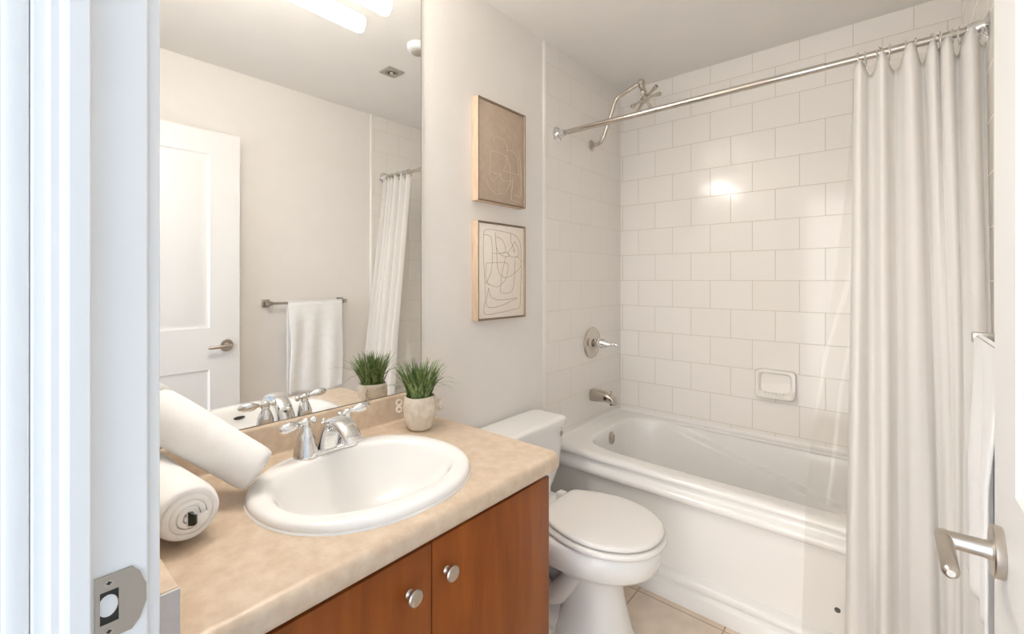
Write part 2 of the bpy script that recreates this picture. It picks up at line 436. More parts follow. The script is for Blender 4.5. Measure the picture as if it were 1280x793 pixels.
# ------------------------------------------------------------------ the open door
DX0, DX1, DY0, DY1, DZ0, DZ1 = 1.400, 1.435, 0.140, 0.896, 0.012, 2.045
def door():
    b = new()
    ys = [DY0, DY0 + 0.125, DY1 - 0.138, DY1]; zs = [DZ0, 0.20, 0.813, 1.028, 1.925, DZ1]
    V = {}
    def vert(x, y, z):
        k = (round(x, 5), round(y, 5), round(z, 5))
        if k not in V: V[k] = b.verts.new(k)
        return V[k]
    for xf, s in ((DX0, 1), (DX1, -1)):
        for i in range(3):
            for j in range(5):
                y0, y1, z0, z1 = ys[i], ys[i + 1], zs[j], zs[j + 1]
                if i == 1 and j in (1, 3):
                    steps = [(0, 0), (0.003, 0.005), (0.010, 0.0085), (0.016, 0.0095), (0.024, 0.0095), (0.048, 0.0045), (0.052, 0.004)]
                    prev = None
                    for ins, dp in steps:
                        lp = [vert(xf + s * dp, y0 + ins, z0 + ins), vert(xf + s * dp, y1 - ins, z0 + ins), vert(xf + s * dp, y1 - ins, z1 - ins), vert(xf + s * dp, y0 + ins, z1 - ins)]
                        if prev:
                            for k in range(4): b.faces.new((prev[k], prev[(k + 1) % 4], lp[(k + 1) % 4], lp[k]))
                        prev = lp
                    b.faces.new(prev)
                else:
                    b.faces.new((vert(xf, y0, z0), vert(xf, y1, z0), vert(xf, y1, z1), vert(xf, y0, z1)))
    # edges of the leaf
    for i in range(3):
        for z in (DZ0, DZ1): b.faces.new((vert(DX0, ys[i], z), vert(DX0, ys[i + 1], z), vert(DX1, ys[i + 1], z), vert(DX1, ys[i], z)))
    for j in range(5):
        for y in (DY0, DY1): b.faces.new((vert(DX0, y, zs[j]), vert(DX0, y, zs[j + 1]), vert(DX1, y, zs[j + 1]), vert(DX1, y, zs[j])))
    d = smk('door_1', b, M_doorp, sharp=12)
    # lever handle on the room side
    hz, hy = 0.931, 0.832
    r = new(); lathe(r, [(0.0, 0.0), (0.0305, 0.0), (0.0315, 0.002), (0.0315, 0.009), (0.030, 0.0105), (0.0, 0.0105)], (DX0, hy, hz), (-1, 0, 0), 40, False, False)
    hd = mk('door_handle', r, M_nickel, d); hd['label'] = 'brushed nickel lever handle with round rose'
    n = new(); tube(n, [(DX0 - 0.010, hy, hz), (DX0 - 0.017, hy, hz), (DX0 - 0.052, hy, hz), (DX0 - 0.060, hy, hz)], [0.0125, 0.0110, 0.0105, 0.0100], 24)
    mk('neck', n, M_nickel, hd)
    l = new(); tube(l, [(DX0 - 0.054, hy + 0.0105, hz), (DX0 - 0.054, hy + 0.009, hz), (DX0 - 0.054, hy - 0.088, hz), (DX0 - 0.054, hy - 0.094, hz), (DX0 - 0.054, hy - 0.097, hz)], [0.0075, 0.0088, 0.0088, 0.0075, 0.004], 24)
    mk('lever', l, M_nickel, hd)
    r2 = new(); lathe(r2, [(0.0315, 0.0), (0.0315, 0.009), (0.030, 0.0105)], (DX1, hy, hz), (1, 0, 0), 32)
    tube(r2, [(DX1 + 0.010, hy, hz), (DX1 + 0.050, hy, hz)], 0.0112, 20); tube(r2, [(DX1 + 0.05, hy + 0.01, hz), (DX1 + 0.05, hy - 0.11, hz)], 0.0112, 20)
    mk('outer_handle', r2, M_nickel, d)
    lt = new(); box(lt, DX0 + 0.006, DX1 - 0.006, DY1 - 0.001, DY1 + 0.0012, hz - 0.028, hz + 0.028, 0.0008)
    mk('latch_plate', lt, M_steel, d)
    for z in (0.25, 1.05, 1.85):
        hg = new(); tube(hg, [(DX0 - 0.004, DY0 - 0.006, z - 0.045), (DX0 - 0.004, DY0 - 0.006, z + 0.045)], 0.006, 12)
        box(hg, DX0 + 0.0, DX1 - 0.004, DY0 - 0.0012, DY0 + 0.001, z - 0.044, z + 0.044)
        mk('hinge', hg, M_steel, d)
door()

# ------------------------------------------------------------------ vanity cabinet, counter
CY0, CY1 = 0.142, 1.028
def cabinet():
    t = thing('vanity_cabinet', (0.27, 0.58, 0), 'cherry wood vanity cabinet with two doors under the beige counter', 'cabinet')
    b = new()
    box(b, 0.004, 0.528, CY0 + 0.002, CY0 + 0.02, 0.0, 0.744, 0.001)
    mk('side_panel', b, M_wood, t); b = new()
    box(b, 0.004, 0.545, CY1 - 0.028, CY1 - 0.008, 0.0, 0.744, 0.001)
    mk('side_panel', b, M_wood, t)
    for nm, a in (('bottom_shelf', (0.004, 0.524, 0.10, 0.118)), ('back_panel', (0.004, 0.016, 0.118, 0.744)), ('top_rail', (0.49, 0.524, 0.70, 0.744)), ('toe_kick', (0.45, 0.465, 0.0, 0.10))):
        c = new(); box(c, a[0], a[1], CY0 + 0.02, CY1 - 0.028, a[2], a[3]); mk(nm, c, M_woodd, t)
    split = 0.603
    for y0, y1, ky in ((CY0 + 0.012, split - 0.0015, 0.546), (split + 0.0015, CY1 - 0.009, 0.643)):
        d = new(); box(d, 0.546, 0.565, y0, y1, 0.105, 0.7305, 0.0015)
        dr = mk('cabinet_door', d, M_wood, t)
        k = new()
        lathe(k, [(0.0, 0.0), (0.0085, 0.0), (0.0095, 0.0015), (0.0075, 0.004), (0.0058, 0.008), (0.0060, 0.013), (0.0095, 0.016), (0.0155, 0.0185), (0.0165, 0.021), (0.0150, 0.0235), (0.010, 0.0252), (0.0, 0.026)], (0.565, ky, 0.655), (1, 0, 0), 32, False, False)
        o = mk('knob', k, M_nickel, dr); o['label'] = 'round brushed nickel knob'
cabinet()

SK = (0.325, 0.600)         # sink centre
def counter():
    t = thing('countertop', (0.30, 0.58, 0.757), 'beige mottled laminate countertop with rounded front edge over the wooden cabinet', 'countertop')
    b = new()
    z0, z1 = 0.757, 0.800
    # slab with an oval cut-out for the basin: ring of quads from a rectangle to an oval
    n = 96; ax, ay = 0.205, 0.228
    X0, X1, Y0, Y1 = 0.002, 0.578, CY0, CY1
    ov, rc = [], []
    for k in range(n):
        a = 2 * PI * k / n; c, s = math.cos(a), math.sin(a)
        ov.append((SK[0] + ax * c, SK[1] + ay * s))
        ex = (X1 - SK[0]) if c > 0 else (SK[0] - X0); ey = (Y1 - SK[1]) if s > 0 else (SK[1] - Y0)
        r = 1 / max(abs(c), abs(s)); rc.append((SK[0] + ex * c * r, SK[1] + ey * s * r))
    loft(b, [[(x, y, z0) for x, y in ov], [(x, y, z1) for x, y in ov], [(x, y, z1) for x, y in rc], [(x, y, z0) for x, y in rc]], False, False)
    rows = [[(x, y, z0) for x, y in rc], [(x, y, z0) for x, y in ov]]; loft(b, rows, False, False)
    # rounded front nosing
    pts = [(0.578, z0), (0.592, z0), (0.596, 0.760), (0.5985, 0.766), (0.600, 0.774), (0.5995, 0.783), (0.597, 0.7905), (0.592, 0.7965), (0.586, 0.7993), (0.578, z1)]
    loops = []
    for y, dx in ((CY0, 0), (CY1 - 0.016, 0), (CY1 - 0.006, -0.003), (CY1 - 0.001, -0.009), (CY1, -0.016)):
        loops.append([(max(p[0] + dx * (1 if p[0] > 0.578 else 0), 0.5781 if p[0] > 0.578 else 0.578), y, p[1]) for p in pts])
    loft(b, loops)
    mk('slab', b, M_count, t, sharp=50)
    # backsplash with rounded top
    bs = new()
    pts = [(0.0, 0.800), (0.0, 0.885), (0.003, 0.8865), (0.014, 0.8865), (0.018, 0.885), (0.0205, 0.880), (0.0205, 0.806), (0.023, 0.802), (0.027, 0.800)]
    extrude_profile(bs, pts, 'y', CY0 + 0.022, CY1)
    mk('backsplash', bs, M_count, t, sharp=50)
    ss = new(); box(ss, 0.0, 0.600, CY0 + 0.0, CY0 + 0.020, 0.800, 0.886, 0.002)
    o = mk('side_splash', ss, M_count, t)
    g = new(); box(g, 0.600, 0.6045, CY0 - 0.008, CY0 + 0.0205, 0.745, 0.8845, 0.0005)
    o = mk('end_cap', g, M_grey, o); o['label'] = 'bare grey end of the side splash'
counter()

# ------------------------------------------------------------------ basin and faucet
def oval(cx, cy, ax, ay, z, n=96, e=2.15):
    out = []
    for k in range(n):
        a = 2 * PI * k / n; c, s = math.cos(a), math.sin(a)
        r = (abs(c) ** e + abs(s) ** e) ** (-1 / e)
        out.append((cx + ax * r * c, cy + ay * r * s, z))
    return out
def sink():
    t = thing('wash_basin', (SK[0], SK[1], 0.80), 'white oval drop-in wash basin set into the beige counter', 'sink')
    b = new()
    L = []
    for f, z in ((0.93, 0.8005), (1.0, 0.8005), (1.003, 0.806), (0.998, 0.812), (0.985, 0.8165), (0.965, 0.8195), (0.94, 0.8205)):
        L.append(oval(SK[0], SK[1], 0.232 * f, 0.252 * f, z))
    icx, icy = 0.333, 0.602
    for ax, ay, z, sh in ((0.181, 0.224, 0.8203, 0), (0.176, 0.219, 0.8190, 0), (0.170, 0.212, 0.8150, 0), (0.165, 0.206, 0.8080, 0), (0.160, 0.199, 0.796, 0), (0.151, 0.187, 0.772, 0), (0.136, 0.168, 0.740, 0), (0.115, 0.144, 0.710, 0), (0.085, 0.108, 0.690, 0), (0.050, 0.062, 0.681, 0), (0.022, 0.022, 0.679, 0)):
        L.append(oval(icx, icy, ax, ay, z, e=2.2))
    loft(b, L, False, False)
    mk('bowl', b, M_porc, t, sharp=70)
    d = new(); lathe(d, [(0.0, 0.001), (0.012, 0.001), (0.014, 0.003), (0.021, 0.004), (0.024, 0.002), (0.024, 0.0)], (icx, icy, 0.679), (0, 0, 1), 32, False, False)
    mk('drain', d, M_chrome, t)
    o = new(); sphere(o, (icx + 0.1535, icy - 0.012, 0.786), 1.0, (0.006, 0.019, 0.0055))
    q = mk('overflow_hole', o, M_dark, t); q['label'] = 'dark overflow slot in the front of the bowl'
    c = new(); L = [oval(SK[0], SK[1], 0.232 * f, 0.252 * f, z) for f, z in ((0.995, 0.8003), (1.014, 0.8003), (1.010, 0.8025), (1.0, 0.8045))]
    loft(c, L, False, False); mk('sealant_bead', c, M_porc, t, sharp=70)
sink()

FX, FY, FZ = 0.134, 0.600, 0.8206
def faucet():
    t = thing('basin_faucet', (FX, FY, FZ), 'polished chrome two-handle faucet with arched spout on the basin', 'faucet')
    b = new()
    lp = []
    for f, z in ((1.0, 0), (1.0, 0.004), (0.96, 0.0075), (0.85, 0.009)):
        pts = []
        for k in range(48):
            a = 2 * PI * k / 48
            y = 0.056 * (1 if math.sin(a) > 0 else -1) * min(1, abs(math.sin(a)) ** 0.35)
            pts.append((FX + 0.026 * f * math.cos(a), FY + y + 0.020 * f * math.sin(a), FZ + z))
        lp.append(pts)
    loft(b, lp); mk('base_plate', b, M_chrome, t)
    for s in (-1, 1):
        hy = FY + s * 0.058
        h = new()
        lathe(h, [(0.0315, 0.0), (0.0310, 0.004), (0.0275, 0.020), (0.0245, 0.026), (0.0240, 0.029), (0.0232, 0.031), (0.0220, 0.044), (0.0165, 0.060), (0.0118, 0.070), (0.0108, 0.073), (0.0125, 0.0755), (0.0110, 0.079), (0.0095, 0.081)], (FX, hy, FZ), n=36)
        sphere(h, (FX, hy, FZ + 0.086), 0.0115)
        hb = mk('handle', h, M_chrome, t)
        lv = new()
        d = Vector((0.18 if s < 0 else 0.0, s, 0.10 if s > 0 else -0.03)).normalized(); c = Vector((FX, hy, FZ + 0.0865))
        prof = [(0.0065, 0.008), (0.0055, 0.011), (0.0080, 0.0135), (0.0080, 0.0155), (0.0056, 0.018), (0.0068, 0.021), (0.0112, 0.029), (0.0138, 0.040), (0.0140, 0.049), (0.0120, 0.060), (0.0075, 0.068), (0.0015, 0.0715)]
        lathe(lv, prof, c, d, 24)
        lathe(lv, [(0.0060, 0.008), (0.0045, 0.013), (0.0052, 0.016), (0.0085, 0.019), (0.0092, 0.023), (0.0080, 0.027), (0.0040, 0.0295)], c, -d, 24)
        mk('lever', lv, M_chrome, hb)
    # low broad arched spout, rectangular-oval section
    sp = new()
    path = smooth_path([(0.000, 0.002), (0.006, 0.030), (0.020, 0.058), (0.044, 0.078), (0.074, 0.085), (0.102, 0.079), (0.126, 0.064), (0.137, 0.050)], 5)
    keys = [(0, .027, .026), (.25, .025, .021), (.5, .0245, .015), (.75, .0245, .0125), (1, .022, .010)]
    loops = []
    N = len(path)
    P = [Vector((p.x, 0, p.y)) for p in path]
    for i, p in enumerate(P):
        tg = (P[min(i + 1, N - 1)] - P[max(i - 1, 0)]).normalized(); nm = Vector((-tg.z, 0, tg.x))
        wy, wn = interp(keys, i / (N - 1))
        c = Vector((FX - 0.004, FY, FZ)) + p
        row = []
        for k in range(28):
            a = 2 * PI * k / 28; cc, s2 = math.cos(a), math.sin(a); r = (abs(cc) ** 3 + abs(s2) ** 3) ** (-1 / 3)
            row.append(c + Vector((0, 1, 0)) * wy * r * cc + nm * wn * r * s2)
        loops.append(row)
    loft(sp, loops); mk('spout', sp, M_chrome, t, sharp=60)
    ae = new(); lathe(ae, [(0.0105, 0), (0.0105, 0.010), (0.0085, 0.011)], (FX + 0.108, FY, FZ + 0.063), (0.35, 0, -1), 24); mk('aerator', ae, M_chrome, t)
    lr = new(); tube(lr, [(FX - 0.020, FY, FZ + 0.004), (FX - 0.020, FY, FZ + 0.062)], 0.0028, 10)
    lathe(lr, [(0.003, 0.0), (0.0075, 0.004), (0.0085, 0.008), (0.006, 0.012), (0.003, 0.014), (0.005, 0.017), (0.002, 0.021)], (FX - 0.020, FY, FZ + 0.058), n=20)
    mk('lift_rod', lr, M_chrome, t)
faucet()

# ------------------------------------------------------------------ mirror and lamp over it
MY1 = 1.0155
t = thing('wall_mirror', (0.0, 0.58, 0.888), 'large frameless wall mirror above the beige backsplash', 'mirror')
b = new(); box(b, 0.0015, 0.0055, 0.126, MY1, 0.8885, 2.40)
mk('mirror_glass', b, M_mirror, t)
b = new(); box(b, 0.0005, 0.0065, 0.126, MY1 + 0.0, 0.8868, 0.8885); box(b, 0.0005, 0.0058, MY1, MY1 + 0.0012, 0.8868, 2.40)
mk('mirror_edging', b, M_medge, t)

t = thing('vanity_lamp', (0.03, 0.52, 2.134), 'long white lit tube lamp mounted above the mirror', 'lamp')
b = new(); box(b, 0.0058, 0.028, 0.25, 0.56, 2.095, 2.172, 0.004); mk('back_plate', b, M_trim, t)
for y in (0.30, 0.51):
    b = new(); tube(b, [(0.026, y, 2.134), (0.056, y, 2.134)], 0.009, 16); mk('arm', b, M_chrome, t)
b = new(); lathe(b, [(0.020, 0.0), (0.0255, 0.003), (0.0275, 0.010), (0.0275, 0.600), (0.0255, 0.607), (0.020, 0.610)], (0.080, 0.218, 2.134), (0, 1, 0), 28)
mk('diffuser', b, M_tube, t)

# downlight and detector on the ceiling (seen in the mirror)
t = thing('ceiling_downlight', (0.85, 1.477, H), 'small square grey downlight recessed in the ceiling, seen in the mirror', 'ceiling light')
b = new(); s = 0.050; q = 0.030
def ring_sq(bm, cx, cy, so, si, z0, z1):
    n = 40
    def sq(r, z, e): return [(cx + r * math.cos(2*PI*k/n) * ((abs(math.cos(2*PI*k/n))**e + abs(math.sin(2*PI*k/n))**e) ** (-1/e)), cy + r * math.sin(2*PI*k/n) * ((abs(math.cos(2*PI*k/n))**e + abs(math.sin(2*PI*k/n))**e) ** (-1/e)), z) for k in range(n)]
    loft(bm, [sq(so, z1, 30), sq(so, z0, 30), sq(si, z0, 2), sq(si, z1, 2)], False, False)
ring_sq(b, 0.85, 1.477, s, 0.033, H - 0.006, H)
mk('trim_plate', b, M_dl, t, sharp=30)
b = new(); lathe(b, [(0.033, 0.001), (0.032, 0.003)], (0.85, 1.477, H - 0.006), n=32); mk('recess', b, M_dark, t)
b = new(); ring = [(0.85 + 0.026*math.cos(2*PI*k/32), 1.477 + 0.026*math.sin(2*PI*k/32), H - 0.0055) for k in range(33)]; tube(b, ring, 0.0025, 8, False); mk('bulb_rim', b, M_dl, t)
b = new(); lathe(b, [(0.013, 0.0), (0.012, -0.004), (0.006, -0.006)], (0.85, 1.477, H - 0.0035), n=24); mk('bulb', b, M_bulb, t)

t = thing('smoke_detector', (0.51, 1.395, H), 'small white round ceiling detector with grey grille at the mirror edge', 'detector')
b = new(); lathe(b, [(0.052, 0.0), (0.052, -0.016), (0.048, -0.026), (0.040, -0.030)], (0.51, 1.395, H), n=40); mk('housing', b, M_trim, t)
b = new(); lathe(b, [(0.034, 0.0), (0.033, -0.008), (0.026, -0.014), (0.010, -0.016)], (0.51, 1.395, H - 0.030), n=32); mk('grille', b, M_dl, t)

# ------------------------------------------------------------------ potted grass
def plant():
    px, py, pz = 0.140, 0.905, 0.8005
    t = thing('potted_grass', (px, py, pz), 'green grass plant in a rough cream pot with ring ears by the backsplash', 'plant')
    rnd = random.Random(4)
    b = new()
    prof = [(0.026, 0.0), (0.033, 0.001), (0.038, 0.006), (0.045, 0.024), (0.0505, 0.050), (0.0525, 0.072), (0.0515, 0.090), (0.0485, 0.102), (0.0465, 0.106), (0.0440, 0.1065), (0.0425, 0.103), (0.0430, 0.090), (0.044, 0.080)]
    n = 40; rows = []
    for r, h in prof:
        row = []
        for k in range(n):
            a = 2 * PI * k / n
            w = 1 + 0.012 * math.sin(3 * a + h * 40) + 0.008 * math.sin(5 * a - h * 70)
            row.append((px + r * w * math.cos(a), py + r * w * math.sin(a), pz + h + 0.0012 * math.sin(2 * a + 1) * (h > 0.09)))
        rows.append(row)
    loft(b, rows, True, False)
    mk('pot', b, M_pot, t, sharp=60)
    s = new(); lathe(s, [(0.0425, 0.0), (0.03, 0.006), (0.01, 0.008)], (px, py, pz + 0.088), n=32, cap0=False); mk('soil', s, M_soil, t)
    dv = Vector((0.628, 0.806, 0)).normalized()
    for sg in (-1, 1):
        for dz, off in ((0.086, 0.0640), (0.065, 0.0635)):
            c = Vector((px, py, pz + dz)) + dv * sg * off
            e = new()
            pts = [c + dv * 0.0078 * math.cos(2 * PI * k / 24) + Vector((0, 0, 1)) * 0.0085 * math.sin(2 * PI * k / 24) for k in range(25)]
            tube(e, pts, 0.0038, 10, False); mk('ear_ring', e, M_pot, t)
    g = new()
    for i in range(210):
        a = rnd.uniform(0, 2 * PI); r0 = 0.034 * math.sqrt(rnd.random())
        base = Vector((px + r0 * math.cos(a), py + r0 * math.sin(a), pz + 0.092))
        oa = a + rnd.gauss(0, 0.5)
        lean = rnd.uniform(0.0, 0.16) + 0.36 * (r0 / 0.034) ** 2
        ln = rnd.uniform(0.085, 0.135); droop = rnd.uniform(0, 0.25) * (r0 / 0.034)
        if rnd.random() < 0.05: lean = rnd.uniform(0.6, 0.9); ln = rnd.uniform(0.12, 0.15); droop = 0.4
        out = Vector((math.cos(oa), math.sin(oa), 0)); side = Vector((-math.sin(oa + rnd.uniform(-1.2, 1.2)), math.cos(oa), 0)).normalized()
        wd = rnd.uniform(0.0028, 0.0048)
        prev = None
        for k in range(7):
            f = k / 6
            ang = lean * (0.55 + 0.45 * f) + droop * f * f
            p = base + (out * math.sin(ang) + Vector((0, 0, 1)) * math.cos(ang)) * ln * f
            # keep the blades off the wall
            if p.x < 0.012: p.x = 0.012
            w = wd * (1 - f ** 2.2) + 0.0002
            th = Vector((out.x, out.y, 0.3)).normalized() * 0.0005
            cur = [g.verts.new(p - side * w), g.verts.new(p + th), g.verts.new(p + side * w), g.verts.new(p - th)]
            if prev:
                for q in range(4): g.faces.new((prev[q], prev[(q + 1) % 4], cur[(q + 1) % 4], cur[q]))
            prev = cur
    mk('grass_blades', g, M_leaf, t, sharp=80)
plant()

# ------------------------------------------------------------------ rolled towels
def roll(name, label, p0, p1, R, turns, seed, start=0.0, tagged=False):
    rnd = random.Random(seed)
    p0 = Vector(p0); p1 = Vector(p1); d, a, b_ = frame_of(p1 - p0); ln = (p1 - p0).length
    b = new()
    n = 34 * turns; th = R / (turns + 0.55)
    # spiral sheet (outer and inner skin) lofted along the axis with softened ends
    ks = []
    for k in range(n + 1):
        f = k / n; ang = start + 2 * PI * turns * f
        rr = th * 0.42 + (R - th * 0.5 - th * 0.42) * f
        ks.append((ang, rr))
    def ring(off, shr, wob):
        out = []; inn = []
        for i, (ang, rr) in enumerate(ks):
            w = 1 + 0.025 * math.sin(2 * ang + wob) + 0.012 * math.sin(5 * ang + 2 * wob)
            e = a * math.cos(ang) + b_ * math.sin(ang)
            hh = th * 0.485 * shr * (1 if i < len(ks) - 6 else 0.25 + 0.75 * (len(ks) - 1 - i) / 6)
            tele = 0.010 * (0.5 - rr / R) * off
            base = p0 + d * tele
            out.append((e * (rr + hh) * w, tele)); inn.append((e * (rr - hh) * w, tele))
        return out + list(reversed(inn))
    stations = [(0.0, 0.66), (0.003, 0.80), (0.009, 0.91), (0.017, 0.975), (0.03, 1.0)] + [(0.03 + (ln - 0.06) * i / 8, 1.0) for i in range(1, 8)] + [(ln - 0.03, 1.0), (ln - 0.017, 0.975), (ln - 0.009, 0.91), (ln - 0.003, 0.80), (ln, 0.66)]
    loops = []
    for s, shr in stations:
        end = 1.0 if s < 0.05 else (-1.0 if s > ln - 0.05 else 0)
        sq = 1.0 - 0.40 * (1 - shr)
        bulge = 1 + 0.02 * math.sin(s * 23 + seed)
        loops.append([p0 + d * (s) + v * sq * bulge - d * tl for v, tl in ring(end, shr, s * 9 + seed)])
    loft(b, loops, True, True)
    lo = min(v.co.z for v in b.verts)
    o = mk(name, b, M_linen, None, sharp=55)
    tag(o, label, 'towel', 'rolled white towels')
    return o, d, a, b_
o1, d1, a1, b1 = roll('rolled_towel', 'lower rolled white towel with open spiral end and care label facing out', (0.344, 0.238, 0.8570), (0.050, 0.222, 0.8570), 0.0555, 4, 1, start=2.9)
# care label sewn into the lower roll
def curl(name, m, c, w, h, parent, bend):
    b = new(); rows = []
    for i in range(9):
        f = i / 8; x = c[0] + 0.004 + 0.012 * math.sin(f * PI * bend)
        rows.append([(x, c[1] + (f - 0.5) * w, c[2] - h / 2 + 0.004 * f), (x + 0.0008, c[1] + (f - 0.5) * w, c[2] - h / 2 + 0.004 * f), (x + 0.0008, c[1] + (f - 0.5) * w, c[2] + h / 2 - 0.006 * f), (x, c[1] + (f - 0.5) * w, c[2] + h / 2 - 0.006 * f)])
    loft(b, rows)
    o = mk(name, b, m, parent); return o
q = curl('care_tag', M_linen, (0.340, 0.249, 0.852), 0.034, 0.026, o1, 1.0); q['label'] = 'white cloth care tag'
q = curl('tag_print', M_label, (0.344, 0.240, 0.855), 0.012, 0.024, o1, 0.8); q['label'] = 'dark printed patch of the tag'
o2, *_ = roll('rolled_towel', 'upper rolled white towel leaning across the other roll down to the basin', (0.234, 0.395, 0.8575), (0.234 - 0.270 * 0.56, 0.395 - 0.270 * 0.615, 0.8575 + 0.270 * 0.555), 0.0560, 4, 3, start=0.6)

# ------------------------------------------------------------------ pictures
def picture(y0, y1, z0, z1, canvas_m, line_m, lines, label, lw):
    t = thing('framed_picture', (0.0, (y0 + y1) / 2, z0), label, 'picture', 'framed canvases on the wall')
    dx = 0.036; fw = 0.0045
    b = new()
    for a in ((y0, y0 + fw, z0, z1), (y1 - fw, y1, z0, z1), (y0 + fw, y1 - fw, z0, z0 + fw), (y0 + fw, y1 - fw, z1 - fw, z1)):
        box(b, 0.0006, dx, *a)
    fr = mk('frame', b, M_frame, t)
    e = new()
    for a in ((y0, y0 + fw, z0, z1), (y1 - fw, y1, z0, z1), (y0 + fw, y1 - fw, z0, z0 + fw), (y0 + fw, y1 - fw, z1 - fw, z1)):
        box(e, dx, dx + 0.0008, *a)
    mk('frame_face', e, M_frame2, fr)
    c = new(); cy0, cy1, cz0, cz1 = y0 + fw + 0.003, y1 - fw - 0.003, z0 + fw + 0.003, z1 - fw - 0.003
    box(c, 0.004, dx - 0.004, cy0, cy1, cz0, cz1, 0.001)
    cv = mk('canvas', c, canvas_m, t)
    l = new()
    for ln in lines:
        pts = [(dx - 0.0038, cy0 + p[0] * (cy1 - cy0), cz1 - p[1] * (cz1 - cz0)) for p in ln]
        tube(l, smooth_path(pts, 5), lw, 6)
    mk('line_drawing', l, line_m, cv)
L2 = [[(.10,.09),(.2,.06),(.6,.07),(.82,.10),(.92,.2),(.94,.45),(.92,.7),(.9,.9),(.7,.93),(.4,.95),(.12,.95),(.13,.8),(.12,.6),(.09,.3),(.10,.09)],
      [(.1,.12),(.22,.13),(.27,.2),(.27,.45),(.2,.58),(.13,.62)],
      [(.15,.42),(.35,.41),(.6,.41),(.62,.5),(.55,.6),(.4,.67),(.25,.65),(.13,.62)],
      [(.37,.13),(.5,.16),(.57,.25),(.55,.30),(.4,.31),(.28,.31)],
      [(.34,.08),(.37,.3),(.4,.48),(.5,.56),(.65,.56),(.85,.49),(.94,.42),(.9,.35),(.8,.33)],
      [(.78,.16),(.70,.24),(.62,.3),(.72,.34),(.86,.32),(.88,.26),(.78,.16)],
      [(.35,.22),(.42,.30),(.55,.34),(.66,.33),(.6,.29),(.48,.30)],
      [(.70,.08),(.69,.16),(.76,.24),(.79,.28),(.75,.27),(.77,.24)],
      [(.58,.33),(.5,.5),(.46,.66),(.47,.73),(.63,.74),(.74,.69),(.78,.52),(.79,.35)],
      [(.2,.68),(.25,.77),(.4,.81),(.6,.81),(.83,.80),(.7,.83),(.5,.87),(.25,.89),(.15,.85),(.17,.77),(.2,.68)],
      [(.15,.42),(.14,.55),(.2,.65)]]
L1 = [[(.35,.20),(.55,.24),(.72,.31)], [(.55,.16),(.7,.21),(.85,.25)], [(.30,.40),(.33,.34),(.45,.32),(.58,.36),(.62,.45)],
      [(.25,.50),(.4,.48),(.6,.51),(.68,.62),(.68,.8)], [(.25,.48),(.24,.6),(.22,.72)], [(.58,.44),(.7,.42),(.85,.48),(.88,.66)],
      [(.52,.66),(.7,.66),(.88,.66)], [(.52,.66),(.58,.58),(.60,.48)], [(.2,.72),(.3,.8),(.42,.72),(.5,.76),(.6,.76),(.75,.74)],
      [(.16,.78),(.2,.86),(.35,.92),(.5,.90),(.6,.86),(.66,.78)], [(.70,.95),(.8,.95),(.95,.97)], [(.70,.95),(.72,.82),(.74,.7)],
      [(.86,.40),(.92,.52),(.94,.7),(.93,.88),(.8,.89)], [(.44,.92),(.42,.83),(.46,.76),(.44,.70)], [(.24,.70),(.35,.71),(.5,.70)]]
picture(1.275, 1.576, 1.595, 2.012, M_can1, M_ln1, L1, 'upper framed taupe canvas with faint pale line drawing', 0.0010)
picture(1.275, 1.576, 1.111, 1.514, M_can2, M_ln2, L2, 'lower framed cream canvas with grey abstract line drawing', 0.0009)

